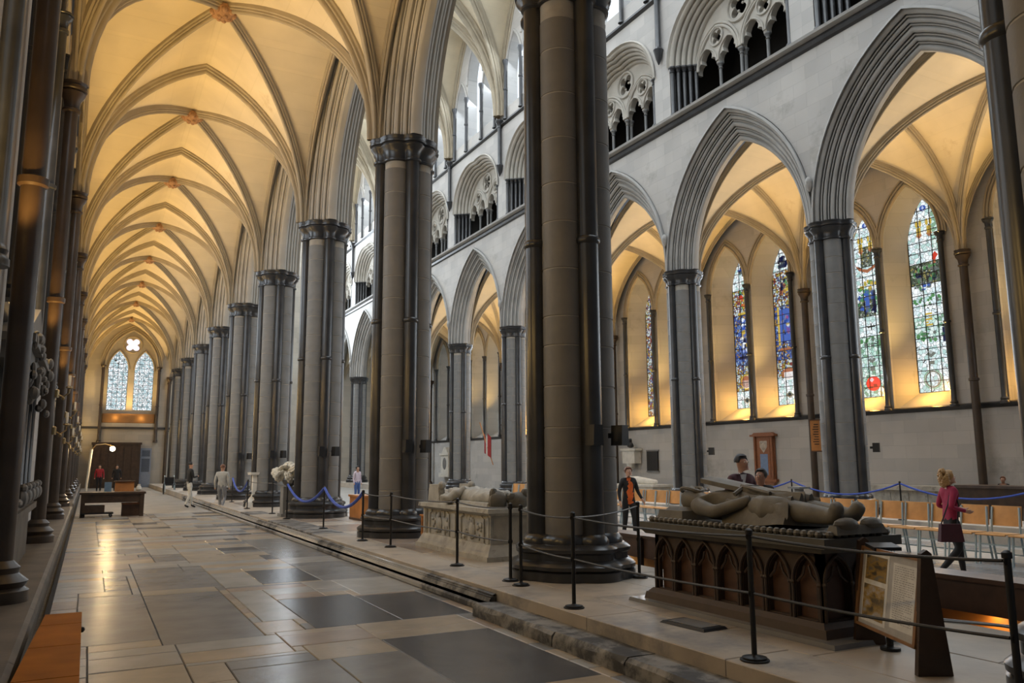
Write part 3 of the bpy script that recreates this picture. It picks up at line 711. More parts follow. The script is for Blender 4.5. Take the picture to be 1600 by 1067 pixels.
wt = struct('wall_triforium'); wc = struct('wall_clerestory')
for i in range(0, NB):
    yc = YB(i)+BAY/2; X0 = XF-HP
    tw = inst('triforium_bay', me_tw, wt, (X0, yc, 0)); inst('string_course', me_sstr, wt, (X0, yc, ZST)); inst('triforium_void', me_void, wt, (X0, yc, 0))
    inst('arch_molding', me_tb, tw); inst('tracery', me_tt, tw)
    for y in (-1.075, 1.075): inst('slender_shaft', me_s1, tw, (XT+.11, y, ZT0))
    for x in (XT+.03, XT+.22): inst('slender_shaft', me_s1, tw, (x, 0, ZT0))
    for s in (-1, 1):
        for k in range(5): inst('slender_shaft', me_s2, tw, (.06+k*.16, s*(TA-.08-k*.125), ZT0))
    inst('wall_shaft', me_ws, wt, (X0-.12, YB(i), ZCL-2.1))
    cw = inst('clerestory_bay', me_cl, wc, (X0, yc, 0)); inst('string_course', me_sstr2, wc, (X0, yc, ZCL))
    for y in (-2.55, -.95, .95, 2.55): inst('clerestory_shaft', me_cs, cw, (-.10, y, ZCL+.10))
    for c, a, zs, H in CW:
        q = MB(); plate(q, lancet(c, a+.1, ZCL+.76, zs, H+.15), [], lambda u, v, d: (.55+d, u, v), 0, .02); q.build('glass_pane', GC, cw, smooth=0)
# ------------------------------------------------------------------ floors
b = MB(); b.box(-8, XR+1, -8, YEND+1, -.5, ZNV); nf = b.build('floor', 'nave', smooth=0, kind='structure')
fl = MB(); fl.box(XL-.1, 4.02, -8, YEND+.3, ZNV, -.018); fl = fl.build('floor', 'joint', smooth=0, kind='structure')
SLABM = ['buff', 'tan', 'pink', 'greyslab', 'paleslab', 'darkslab']
def slab(x0, x1, y0, y1, m, parent, zt, th=.03, g=.0035, jit=.002, name='paving_slab'):
    z = zt+random.uniform(-jit, jit); e = .006; b = MB()
    x0 += g; x1 -= g; y0 += g; y1 -= g
    b.add([(x0, y0, z-th), (x1, y0, z-th), (x1, y1, z-th), (x0, y1, z-th), (x0, y0, z-e), (x1, y0, z-e), (x1, y1, z-e), (x0, y1, z-e), (x0+e, y0+e, z), (x1-e, y0+e, z), (x1-e, y1-e, z), (x0+e, y1-e, z)],
          [(0, 1, 5, 4), (1, 2, 6, 5), (2, 3, 7, 6), (3, 0, 4, 7), (4, 5, 9, 8), (5, 6, 10, 9), (6, 7, 11, 10), (7, 4, 8, 11), (8, 9, 10, 11)])
    return b.build(name, m, parent, smooth=0)
FIX = [(2.2, 3.0, 11.5, 13.0, 'darkslab'), (2.15, 3.0, 8.2, 10.1, 'darkslab'), (3.0, 3.8, 8.2, 9.9, 'darkslab'), (2.5, 3.6, 5.4, 7.45, 'darkslab'), (1.95, 2.5, 5.0, 6.9, 'greyslab'), (2.6, 3.6, 4.0, 5.4, 'tan'),
       (.7, 1.6, 8.1, 11.2, 'greyslab'), (.0, .7, 8.4, 10.8, 'greyslab'), (.68, 1.65, 11.6, 13.4, 'greyslab'), (3.0, 4.0, 14.4, 18.3, 'greyslab'), (1.6, 2.05, 8.2, 8.8, 'tan'), (1.65, 2.1, 8.8, 11.0, 'paleslab'),
       (.8, 1.7, 7.35, 7.7, 'tan'), (1.7, 2.5, 7.5, 8.0, 'pink'), (1.15, 1.95, 6.0, 6.9, 'greyslab'), (.1, .8, 6.2, 7.3, 'buff'), (.1, 1.1, 4.0, 6.2, 'buff'), (3.1, 4.0, 10.0, 11.4, 'paleslab'), (3.0, 4.0, 11.4, 13.6, 'greyslab'), (1.1, 1.95, 3.9, 6.0, 'pink'), (1.65, 2.2, 11.4, 12.9, 'paleslab')]
FX0, FX1, FY0, FY1, G = -.30, 4.0, 3.2, 34.0, .1
nx, ny = int(round((FX1-FX0)/G)), int(round((FY1-FY0)/G)); occ = [[0]*nx for _ in range(ny)]
rs = random.Random(11); nslab = 0
def put(ix0, ix1, iy0, iy1, m):
    global nslab
    for j in range(iy0, iy1):
        for i in range(ix0, ix1): occ[j][i] = 1
    slab(FX0+ix0*G, FX0+ix1*G, FY0+iy0*G, FY0+iy1*G, m, fl, 0); nslab += 1
for x0, x1, y0, y1, m in FIX:
    put(max(0, round((x0-FX0)/G)), min(nx, round((x1-FX0)/G)), max(0, round((y0-FY0)/G)), round((y1-FY0)/G), m)
def hue(x, y):
    r = rs.random()
    if y > 14 and r < .10: return 'darkslab'
    if r < .13: return 'greyslab'
    return rs.choice(['buff', 'paleslab', 'paleslab', 'pink', 'buff', 'tan', 'greyslab'])
for j in range(ny):
    i = 0
    while i < nx:
        if occ[j][i] or nslab >= 295: i += 1; continue
        yy = FY0+j*G; big = 1+max(0, yy-9)/26
        w_ = rs.randint(6, 17); h_ = int(rs.choice([3, 3, 4, 4, 5, 6])*big); i1 = i
        while i1 < nx and i1-i < w_ and not occ[j][i1]: i1 += 1
        if nx-i1 in (1, 2, 3) and not any(occ[j][i1:nx]): i1 = nx
        j1 = j
        while j1 < ny and j1-j < h_ and not any(occ[j1][i:i1]): j1 += 1
        put(i, i1, j, j1, hue(FX0+i*G, yy)); i = i1
m = ashlar('far_paving', (.27, .245, .21), .38, 'XY', .9, .8, .7, .25, 1.2)
ylast = FY1 if nslab < 295 else FY0+G*min(j for j in range(ny) if not all(occ[j]))
b = MB(); b.box(FX0, FX1, ylast, YEND+.3, -.03, 0); b.build('far_paving', m, fl, smooth=0)
b = MB(); b.box(FX0, FX1, -6, FY0, -.03, 0); b.build('near_paving', m, fl, smooth=0)
# stone plinth of the near arcade: kerb, step and broad slabs
PX0, PX1 = 4.02, 6.65
pl = MB(); pl.box(PX0+.03, PX1, -6, YEND, ZNV, ZP-.02); pl = pl.build('floor_plinth', 'joint', smooth=0, kind='structure')
rp = random.Random(5)
def split(y0, y1, lo, hi):
    y = y0; out = []
    while y < y1-.05:
        d = rp.uniform(lo, hi); d = y1-y if y1-y-d < lo*.6 else d; out.append((y, y+d)); y += d
    return out
for y0, y1 in split(1.2, 40, .9, 2.0): slab(PX0, PX0+.62, y0, y1, rp.choice(['plinth', 'plinth', 'kerb']), pl, ZP, .26)
for y0, y1 in split(1.2, 34, 1.0, 2.2): slab(PX0+.62, PX0+1.55, y0, y1, rp.choice(['plinth', 'pink', 'plinth']), pl, ZP, .04)
for y0, y1 in split(1.2, 30, 1.2, 2.4): slab(PX0+1.55, PX1, y0, y1, rp.choice(['plinth', 'buff']), pl, ZP, .04)
b = MB(); b.box(PX0, PX0+.62, 40, YEND, 0, ZP); b.box(PX0+.62, PX1, 30, YEND, ZP-.1, ZP-.001); b.build('far_plinth', 'plinth', pl, smooth=0)
def rough_block(x0, x1, y0, y1, z0, z1, mat_, parent, name, amp=.012, n=7, seed=0):
    r = random.Random(seed); b = MB(); rows = []
    for k in range(n+1):
        y = y0+(y1-y0)*k/n; j = lambda: r.uniform(-amp, amp)
        rows.append([(x0+j()*.6, y, z0), (x0+j(), y, z0+(z1-z0)*.55), (x0+j()+.004, y, z1-.035+j()), (x0+.03+j(), y, z1+j()*.5), (x1, y, z1+j()*.3), (x1, y, z0)])
    b.grid(rows, flip=True); m = len(rows[0]); s = len(b.v)
    b.f.append(tuple(range(m))); b.mi.append(0); b.f.append(tuple(range(s-m, s))[::-1]); b.mi.append(0)
    return b.build(name, mat_, parent, smooth=25)
for k, (y0, y1) in enumerate(split(2.2, 8.05, 1.0, 1.7)): rough_block(3.72, 4.02, y0+.008, y1-.008, -.02, .125, 'kerb', pl, 'kerb_stone', seed=k)
for k, (y0, y1) in enumerate(split(8.06, 40, 1.6, 2.6)):
    b = MB(); b.grid([[(x, y, z) for x, z in ((3.93, 0), (3.93, .05), (3.955, .07), (3.955, .10), (3.93, .115), (3.945, .15), (3.975, .165), (3.975, .19), (4.02, .20))] for y in (y0+.006, y1-.006)], flip=True)
    b.box(3.955, 4.02, y0+.006, y1-.006, 0, .17); b.build('molded_step', 'kerb' if rp.random() < .3 else 'paleslab', pl, smooth=0)
b = MB(); b.box(3.915, 3.93, 8.1, 40, 0, .006); b.build('floor_channel', 'black', pl, smooth=0)
for ix in range(9):
    for iy, (y0, y1) in enumerate(split(2.5, 17.5, .8, 1.5)): slab(6.70+ix*1.02, 7.72+ix*1.02, y0, y1, rp.choice(['plinth', 'paleslab', 'greyslab', 'buff']), nf, ZNV+.012, .03)
fp = MB(); fp.box(XF-1.1, XF+1.1, 4, YEND, ZNV, ZP-.002, tx=.05); fp.build('floor_far_plinth', 'plinth', smooth=0, kind='structure')
# bench-like ledge along the left wall
lg = struct('baseboard_left')
for k, (y0, y1) in enumerate(split(1.5, 62, 1.4, 2.6)):
    b = MB(); b.grid([[(x, y, z) for x, z in ((-.36, 0), (-.36, .27), (-.325, .29), (-.31, .33), (-.325, .38), (-.36, .40), (XL-.05, .40))] for y in (y0+.004, y1-.004)], flip=True)
    b.box(XL, -.37, y0+.004, y1-.004, 0, .39); b.build('ledge_stone', 'ledge', lg, smooth=20)
b = MB(); b.box(XL-.05, -.36, -6, 1.5, 0, .40); b.build('ledge_stone', 'ledge', lg, smooth=0)
b = MB(); b.box(-.31, -.26, 1.5, 50, 0, .02); b.build('floor_channel', 'dark', lg, smooth=0)

# ------------------------------------------------------------------ stanchions and ropes
def mk_post(h):
    def g(b):
        b.lathe([(.085, 0), (.085, .012), (.03, .02), (.019, .03), (.019, h-.03), (.026, h-.028), (.026, h), (.012, h+.012), (0, h+.014)], 14)
    return g
me_post = me_of(mk_post(.87), 'post', 'black'); me_foot = me_of(lambda b: b.lathe([(.10, 0), (.10, .010), (.02, .022)], 16), 'foot_plate', 'black')
me_eye = me_of(lambda b: b.grid(ring((0, 0, 0), .026, .006, 1, 10, 5)), 'rope_eye', 'black')
POSTS = {'R': (6.0, 2.62), 'big': (4.18, 4.38), 'one': (4.165, 6.71), 'two': (4.39, 8.19), 'three': (4.45, 8.56), 'four': (4.48, 10.17), 'five': (4.50, 12.93), 'six': (4.43, 14.25), 'seven': (4.52, 17.3), 'eight': (4.50, 20.8), 'nine': (4.62, 23.2), 'ten': (4.45, 26.2), 'gap': (5.92, 8.05)}
POSTS['R'] = (4.30, 2.63)
PL = {'R': 'black iron rope stand at the right edge, beside the dark cut off pier', 'big': 'nearest black iron rope stand, upright before the knight tomb', 'one': 'black iron rope stand standing before the base of the thick near pier',
      'two': 'black rope stand touching the left edge of the thick near pier', 'three': 'black rope stand at the right end of the pale stone tomb', 'four': 'black rope stand before the middle of the pale stone tomb',
      'five': 'black rope stand before the second near pier, left of the pale tomb', 'six': 'black rope stand where the blue rope ends, left of the second near pier', 'seven': 'black stand between the two hanging blue ropes',
      'eight': 'black stand at the far end of the blue ropes, below the white flowers', 'nine': 'black stand between the white flowers and the white pedestal', 'ten': 'black stand standing right beside the white pedestal', 'gap': 'black stand in the gap between the thick near pier and the knight tomb'}
for k, (x, y) in POSTS.items():
    t = thing('rope_stand', PL[k], 'stanchion', (x, y, ZP), 0, 'black rope stands along the plinth')
    inst('post', me_post, t, (0, 0, .012)); inst('foot_plate', me_foot, t)
    for z in (.84, .45): inst('rope_eye', me_eye, t, (0, 0, z))
def rope(a, c, z, sag, r, m, label, name, group, n=14):
    (x0, y0), (x1, y1) = POSTS[a], POSTS[c]; L = hypot(x1-x0, y1-y0); u = .024/L
    pts = [(x0+(x1-x0)*t, y0+(y1-y0)*t, ZP+z-sag*4*t*(1-t)) for t in [u+(1-2*u)*k/n for k in range(n+1)]]
    b = MB(); b.tube(pts, r, 6); o = b.build(name, m); tag(o, label, 'rope', group)
blk('bluerope', (.045, .09, .42), .8)
for a, c, where in (('R', 'big', 'from the nearest stand to the right edge'), ('big', 'one', 'across the front of the knight tomb'), ('one', 'two', 'before the base of the thick near pier'), ('three', 'four', 'across the right half of the pale tomb'), ('four', 'five', 'across the left half of the pale tomb'), ('five', 'six', 'before the second near pier'), ('nine', 'ten', 'beside the white pedestal'), ('eight', 'nine', 'below the white flowers')):
    rope(a, c, .84, .03, .010, 'black', 'upper black cord running ' + where, 'rope', 'black cords between the stands')
    if a not in ('nine', 'eight'): rope(a, c, .45, .02, .010, 'black', 'lower black cord running ' + where, 'rope', 'black cords between the stands')
rope('one', 'gap', .84, .03, .009, 'black', 'black cord running back from the near stand beside the thick pier', 'rope', 'black cords between the stands')
rope('six', 'seven', .86, .34, .030, 'bluerope', 'thick blue rope hanging nearest the second pier', 'rope', 'thick blue ropes')
rope('seven', 'eight', .86, .36, .030, 'bluerope', 'thick blue rope hanging before the pier base, left of the other', 'rope', 'thick blue ropes')
POSTS['far'] = (4.75, 31.2)
t = thing('rope_stand', 'farthest black stand with a blue rope, past the walking man', 'stanchion', (4.75, 31.2, ZP), 0, 'black rope stands along the plinth')
inst('post', me_post, t, (0, 0, .012)); inst('foot_plate', me_foot, t)
rope('ten', 'far', .86, .40, .030, 'bluerope', 'distant blue rope hanging behind the walking man in a light jacket', 'rope', 'thick blue ropes')

# ------------------------------------------------------------------ knight tomb
blk('coffin', (.050, .031, .021), .5); blk('coffinback', (.088, .042, .024), .55); blk('coffinslab', (.075, .070, .058), .6)
kt = thing('knight_tomb', 'dark tomb chest with pointed arcade carrying the knight effigy', 'tomb', (5.40, 5.58, ZP))
TW, TL = .335, 1.03
b = MB(); b.box(-.52, .52, -1.28, 1.25, 0, .035, tx=.01, ty=.01); b.build('base_slab', 'greyslab', kt, smooth=0)
b = MB(); b.box(-.42, .42, -1.12, 1.12, .035, .10, tx=.015, ty=.015); b.box(-.40, .40, -1.09, 1.09, .10, .14, tx=.04, ty=.04); b.build('plinth', 'coffin', kt, smooth=0)
b = MB(); b.box(-TW+.05, TW-.05, -TL+.05, TL-.05, .12, .66); b.build('chest', 'coffinback', kt, smooth=0)
def arcade_side(n, half, fx, name):
    b = MB(); P = [(-half, .12), (-half, .66), (half, .66), (half, .12)]; w_ = 2*half/n; holes = []
    for k in range(n):
        c = -half+w_*(k+.5); a = w_/2-.035
        cusp = [(c-a, .15)] + [(c+y, .42+z) for y, z in arch(a, .19, 6)] + [(c+a, .15)]
        holes.append(cusp)
    plate(b, P, holes, fx, 0, .055)
    for k in range(n):
        c = -half+w_*(k+.5); a = w_/2-.015
        b.tube([fx(c+y, .42+z, -.012) for y, z in arch(a, .215, 7)], .013, 6)
        for s in (-1, 1): b.tube([fx(c+s*a, .14, -.012), fx(c+s*a, .40, -.012)], .014, 6); b.ball(fx(c+s*a, .415, -.012), .022, 6, 4)
        for s in (-1, 1): b.tube([fx(c+s*(a-.03), .42, .01), fx(c+s*.045, .475, .01), fx(c+s*.02, .55, .01)], .011, 5)
    return b.build(name, 'coffin', kt, smooth=30)
arcade_side(7, TL, lambda u, v, d: (-TW+d, u, v), 'arcade_front'); arcade_side(7, TL, lambda u, v, d: (TW-d, -u, v), 'arcade_back')
arcade_side(2, TW, lambda u, v, d: (u, -TL+d, v), 'arcade_end'); arcade_side(2, TW, lambda u, v, d: (-u, TL-d, v), 'arcade_end')
b = MB(); b.box(-.40, .40, -1.10, 1.10, .66, .70, tx=-.03, ty=-.03); b.box(-.44, .44, -1.17, 1.14, .70, .775); b.build('top_slab', 'coffinslab', kt, smooth=0)
b = MB(); b.box(-.36, .36, -1.10, 1.06, .775, .80)
for k in range(30):
    y = -1.06+k*2.08/29
    for s in (-1, 1): b.ball((s*.37, y, .80), (.035, .032, .03), 7, 4)
for k in range(9):
    for y in (-1.12, 1.09): b.ball((-.32+.08*k, y, .80), (.032, .035, .03), 7, 4)
b.build('carved_border', 'eff', kt)

# ---- figures grown with the skin modifier
def skin(name, J, E, root, mats, parent, lvl=2, post=None, pick=None):
    names = list(J); ix = {n: k for k, n in enumerate(names)}
    me = bpy.data.meshes.new(name); me.from_pydata([J[n][0] for n in names], [(ix[a], ix[c]) for a, c in E], [])
    o = bpy.data.objects.new('tmp', me); C.objects.link(o); md = o.modifiers.new('s', 'SKIN'); md.use_smooth_shade = True
    for n in names:
        r = J[n][1]; sv = me.skin_vertices[0].data[ix[n]]; sv.radius = (r, r) if not isinstance(r, tuple) else r; sv.use_root = (n == root)
    sb = o.modifiers.new('u', 'SUBSURF'); sb.levels = sb.render_levels = lvl
    dg = bpy.context.evaluated_depsgraph_get(); dg.update(); nm = bpy.data.meshes.new_from_object(o.evaluated_get(dg)); nm.name = name
    bpy.data.objects.remove(o)
    segs = [(a, c, Vector(J[a][0]), Vector(J[c][0])) for a, c in E]
    def near(p):
        best = None
        for a, c, A, B_ in segs:
            d = B_-A; t = max(0, min(1, (p-A).dot(d)/max(d.length_squared, 1e-9))); q = (p-(A+d*t)).length/((J[a][1] if not isinstance(J[a][1], tuple) else J[a][1][0])*(1-t)+(J[c][1] if not isinstance(J[c][1], tuple) else J[c][1][0])*t+1e-6)
            if best is None or q < best[0]: best = (q, a, c, t)
        return best
    nm.materials.clear()
    for m_ in mats: nm.materials.append(M[m_])
    if post:
        for v in nm.vertices: v.co = post(v.co.copy(), near(v.co))
    if pick:
        for p in nm.polygons: p.material_index = pick(p.center.copy(), near(p.center))
    nm.polygons.foreach_set('use_smooth', [True]*len(nm.polygons)); nm.update()
    return inst(name, nm, parent)
J = {'pel': ((0, -.08, .13), .125), 'wai': ((0, .10, .135), .115), 'che': ((0, .34, .14), .135), 'nec': ((0, .52, .125), .075), 'jaw': ((0, .60, .15), .09), 'sku': ((0, .70, .155), .105), 'top': ((0, .80, .145), .07),
     'shr': ((-.18, .42, .12), .072), 'elr': ((-.255, .12, .09), .052), 'wrr': ((-.19, -.12, .16), .045), 'har': ((-.15, -.20, .19), .04), 'shl': ((.19, .42, .13), .08), 'ell': ((.27, .16, .12), .062), 'wrl': ((.18, -.06, .20), .045), 'hal': ((.13, -.12, .22), .04),
     'hpr': ((-.09, -.16, .12), .10), 'knr': ((-.10, -.55, .125), .085), 'anr': ((-.11, -.96, .10), .06), 'tor': ((-.15, -1.03, .19), .05), 'hpl': ((.09, -.16, .12), .10), 'knl': ((.09, -.55, .13), .075), 'anl': ((.08, -.96, .10), .06), 'tol': ((.09, -1.03, .19), .05),
     'skr': ((-.13, -.36, .12), .10), 'skl': ((.13, -.36, .12), .10)}
E_ = [('pel', 'wai'), ('wai', 'che'), ('che', 'nec'), ('nec', 'jaw'), ('jaw', 'sku'), ('sku', 'top'), ('che', 'shr'), ('shr', 'elr'), ('elr', 'wrr'), ('wrr', 'har'), ('che', 'shl'), ('shl', 'ell'), ('ell', 'wrl'), ('wrl', 'hal'),
      ('pel', 'hpr'), ('hpr', 'skr'), ('skr', 'knr'), ('knr', 'anr'), ('anr', 'tor'), ('pel', 'hpl'), ('hpl', 'skl'), ('skl', 'knl'), ('knl', 'anl'), ('anl', 'tol')]
kn = thing('knight_effigy', 'carved stone knight lying on his back on the dark tomb, shield on arm', 'statue', (5.38, 5.63, ZP+.80))
kn.scale = (1.1, 1.12, 1.22)
def kpost(p, nb):
    q, a, c, t = nb
    if a in ('jaw', 'sku') or c in ('sku', 'top'):
        g = math.exp(-((p.y-.685)/.025)**2-(p.x/.022)**2)*(1 if p.z > .2 else 0); p.z += .035*g
        g = math.exp(-((p.y-.615)/.02)**2-(p.x/.035)**2)*(1 if p.z > .2 else 0); p.z += .012*g
    # folds of the surcoat and rings of the mail
    if c in ('wai', 'che', 'hpr', 'hpl', 'skr', 'skl') or a in ('skr', 'skl', 'pel'): p.z += .017*sin(p.x*52+p.y*9); p.x *= 1+.03*sin(p.y*50)
    if p.z < .0: p.z = .0
    return p
skin('body', J, E_, 'pel', ['eff'], kn, 2, kpost)
b = MB(); b.box(-.24, .24, .55, .90, 0, .075, tx=.02, ty=.02); b.box(-.17, .17, .60, .86, .075, .10, tx=.03, ty=.03); b.build('pillow', 'eff', kn, smooth=60)
b = MB(); rows = []
for k in range(15):
    t = k/14; w_ = .235*(1 if t < .3 else sqrt(max(0, 1-((t-.3)/.72)**2)))
    rows.append([Vector((.14+u*w_, .46-t*1.0, .335-.125*t-.04*u*u-.035*u)) for u in (-1, -.5, 0, .5, 1)])
b.grid(rows); b.grid([[p-Vector((0, 0, .035)) for p in r] for r in rows], flip=True)
for e in (0, -1): b.grid([[r[e] for r in rows], [r[e]-Vector((0, 0, .035)) for r in rows]], flip=(e == 0))
b.grid([rows[0], [p-Vector((0, 0, .035)) for p in rows[0]]]); b.build('shield', 'eff', kn)
b = MB(); b.tube([(.30, .02, .16), (.24, -.30, .16), (.20, -.80, .12)], .022, 6); b.tube([(.20, .03, .20), (.36, .00, .17)], .015, 6); b.build('sword', 'eff', kn)
b = MB(); b.tube([(-.16, -.02, .22), (-.05, -.02, .275), (.1, -.02, .27), (.17, -.02, .21)], .018, 6); b.tube([(-.06, .0, .28), (-.10, -.35, .235)], .016, 6); b.build('belt', 'eff', kn)
b = MB(); b.box(-.26, .26, -1.10, -1.0, 0, .055, tx=.02, ty=.02); b.ball((-.12, -1.06, .06), (.12, .05, .045), 10, 6); b.ball((.14, -1.06, .06), (.10, .05, .04), 10, 6); b.build('footrest', 'eff', kn)
b = MB(); rows = []
for k in range(13):
    t = k/12; y = .10-t*.70; hw_ = .20+.05*t; row = []
    for q in range(37):
        u = -1+2*q/36; row.append((u*hw_, y+.02*sin(u*9)*t, max(0, (.245-.03*t)*sqrt(max(0, 1-u*u))*(1 if abs(u) < .99 else 0)+.030*(.3+t)*sin(u*24+1.5*sin(t*3)))))
    rows.append(row)
b.grid(rows, flip=True); b.f.append(tuple(range(len(b.v)-37, len(b.v)))); b.mi.append(0); b.build('surcoat', 'eff', kn, smooth=60)
b = MB(); b.tube([(.085*cos(a), .685+.11*sin(a), .235+.015*cos(2*a)) for a in [2*pi*k/18 for k in range(19)]], .016, 6, cap=False); b.build('mail_coif', 'eff', kn)
# caption plate on the floor
pq = thing('floor_plaque', 'small dark metal plaque lying on the plinth before the knight tomb', 'plaque', (4.60, 5.52, ZP+.002), .08)
b = MB(); b.box(-.14, .14, -.26, .26, 0, .02, tx=.02, ty=.02); b.build('frame', 'black', pq, smooth=0)
b = MB(); b.box(-.10, .10, -.20, .20, .018, .024); b.build('plate', 'greyslab', pq, smooth=0)

# ------------------------------------------------------------------ pale stone tomb
pt = thing('bishop_tomb', 'pale weathered stone tomb chest with carved side panels and worn effigy', 'tomb', (5.42, 11.62, ZP))
hx, hy = .36, 1.28
b = MB(); b.box(-hx-.10, hx+.10, -hy-.10, hy+.10, 0, .07); b.box(-hx-.08, hx+.08, -hy-.08, hy+.08, .07, .22, tx=.08, ty=.08); b.build('base', 'tomb', pt, smooth=0)
b = MB(); b.box(-hx+.03, hx-.03, -hy+.03, hy-.03, .2, .64); b.build('chest', 'tomb', pt, smooth=0)
for s in (-1, 1):
    for y0, y1 in ((-hy, -hy+.13), (-.10, .10), (hy-.13, hy)):
        b = MB(); b.box(min(s*(hx-.03), s*hx), max(s*(hx-.03), s*hx), y0, y1, .2, .64); b.box(min(s*(hx-.01), s*(hx+.012)), max(s*(hx-.01), s*(hx+.012)), y0+.03, y1-.03, .24, .60); b.build('pilaster', 'tomb', pt, smooth=0)
    for yc in (-.63, .63):
        rr = random.Random(int(yc*10)+s); b = MB(); x = s*(hx-.02)
        for k in range(2): b.tube([(x, yc+(-.40 if k else .40), .24), (x, yc+(-.40 if k else .40), .56), (x, yc+(-.30 if k else .30), .60)], .02, 5)
        b.ball((x, yc, .53), (.03, .045, .055), 8, 5); b.ball((x, yc, .39), (.04, .10, .13), 8, 5)
        for k in range(16): b.ball((x, yc+rr.uniform(-.32, .32), rr.uniform(.26, .58)), (.025, rr.uniform(.02, .06), rr.uniform(.02, .06)), 6, 4)
        b.build('carved_panel', 'tomb', pt)
b = MB(); b.box(-hx+.0, hx-.0, -hy, hy, .62, .66, tx=-.05, ty=-.05); b.box(-hx-.07, hx+.07, -hy-.07, hy+.07, .66, .72, tx=.008, ty=.008); b.build('top_slab', 'tomb', pt, smooth=0)
be = thing('bishop_effigy', 'worn pale stone bishop lying on the carved pale tomb', 'statue', (5.42, 11.62, ZP+.72))
J2 = {'pel': ((0, -.12, .12), .15), 'wai': ((0, .14, .14), .16), 'che': ((0, .42, .14), .17), 'nec': ((0, .64, .12), .09), 'sku': ((0, .78, .15), .11), 'top': ((0, .98, .14), .07), 'shr': ((-.22, .48, .11), .09), 'elr': ((-.27, .16, .10), .08), 'har': ((-.08, .10, .27), .05), 'shl': ((.22, .48, .11), .09), 'ell': ((.27, .16, .10), .08), 'hal': ((.06, .12, .27), .05), 'hem': ((0, -.60, .12), .17), 'fee': ((0, -.98, .10), .14), 'to1': ((-.08, -1.04, .20), .06), 'to2': ((.08, -1.04, .20), .06)}
def bpost(p, nb):
    if p.y < .35: p.x *= 1.45
    p.z = max(.0, p.z*(1.0 if p.y > .3 else .92)+.020*sin(p.x*38+p.y*5)+.014*sin(p.y*23+p.x*11)); return p
skin('body', J2, [('pel', 'wai'), ('wai', 'che'), ('che', 'nec'), ('nec', 'sku'), ('sku', 'top'), ('che', 'shr'), ('shr', 'elr'), ('elr', 'har'), ('che', 'shl'), ('shl', 'ell'), ('ell', 'hal'), ('pel', 'hem'), ('hem', 'fee'), ('fee', 'to1'), ('fee', 'to2')], 'pel', ['tomb'], be, 2, bpost)
b = MB(); b.box(-.30, .30, .60, 1.18, 0, .10, tx=.05, ty=.05); b.box(-.33, -.22, .66, 1.16, .0, .30, ty=.06); b.box(.22, .33, .66, 1.16, 0, .30, ty=.06); b.ball((-.27, .70, .28), .07, 7, 5); b.ball((.27, .72, .28), .07, 7, 5); b.build('canopy', 'tomb', be, smooth=40)
b = MB(); b.ball((-.16, -1.12, .10), (.15, .10, .15), 9, 6); b.ball((-.22, -1.10, .20), (.07, .06, .09), 8, 5); b.ball((.14, -1.18, .10), (.18, .10, .13), 9, 6); b.ball((.24, -1.20, .20), (.07, .06, .08), 8, 5); b.ball((.02, -1.2, .16), (.08, .05, .06), 8, 5); b.build('footrest', 'eff', be)
b = MB(); b.box(-.33, .33, -1.1, 1.1, 0, .07, tx=.03, ty=.03); b.build('bier', 'tomb', be, smooth=0)

# ------------------------------------------------------------------ info board on its A shaped stand
P0_, P1_ = Vector((5.22, 4.40, ZP)), Vector((4.80, 3.56, ZP)); du = (P1_-P0_); WB = du.length
ib = thing('info_board', 'framed information poster on a dark wooden stand beside the knight tomb', 'sign', P0_, atan2(du.y, du.x))
for x in (0, WB-.04):
    b = MB(); pr_ = [(-.02, 0), (.21, 0), (.13, .76), (.10, .785), (.06, .76)]
    n = len(pr_); b.add([(x, y, z) for y, z in pr_]+[(x+.045, y, z) for y, z in pr_], [tuple(range(n))[::-1], tuple(range(n, 2*n))]+[(i, (i+1) % n, n+(i+1) % n, n+i) for i in range(n)]); b.build('stand_leg', 'wood', ib, smooth=0)
TLT = radians(9)
def bp(u, v, d): return (.03+u*(WB-.06), .0+v*.575*sin(TLT)+.012-d*cos(TLT), .155+v*.575*cos(TLT)+d*sin(TLT))
def panel(u0, u1, v0, v1, d0, d1, name, m, parent):
    b = MB(); b.add([bp(u, v, d) for d in (d0, d1) for u, v in ((u0, v0), (u1, v0), (u1, v1), (u0, v1))], [(3, 2, 1, 0), (4, 5, 6, 7), (0, 1, 5, 4), (1, 2, 6, 5), (2, 3, 7, 6), (3, 0, 4, 7)]); return b.build(name, m, parent, smooth=0)
blk('posterbg', (.40, .40, .40), .35); blk('paper', (.62, .62, .60), .5); blk('frameorange', (.22, .11, .045), .4); blk('ink', (.34, .34, .34), .6)
bd = panel(0, 1, 0, 1, -.005, .012, 'poster', 'posterbg', ib)
for a in ((0, .035, 0, 1), (.965, 1, 0, 1), (0, 1, 0, .035), (0, 1, .965, 1)): panel(*a, .010, .028, 'frame_bar', 'frameorange', ib)
def picture(name, c1, c2, c3, sc):
    m = bpy.data.materials.new(name); m.use_nodes = True; nt = m.node_tree; N = nt.nodes; L = nt.links; tc = N.new('ShaderNodeTexCoord'); nz = N.new('ShaderNodeTexNoise'); nz.inputs['Scale'].default_value = sc; nz.inputs['Detail'].default_value = 5
    L.new(tc.outputs['Generated'], nz.inputs['Vector']); rp_ = N.new('ShaderNodeValToRGB'); L.new(nz.outputs['Fac'], rp_.inputs[0]); e = rp_.color_ramp.elements; e[0].position = .35; e[0].color = (*c1, 1); e[1].position = .65; e[1].color = (*c3, 1); x = e.new(.5); x.color = (*c2, 1)
    L.new(rp_.outputs[0], N['Principled BSDF'].inputs['Base Color']); N['Principled BSDF'].inputs['Roughness'].default_value = .35; M[name] = m
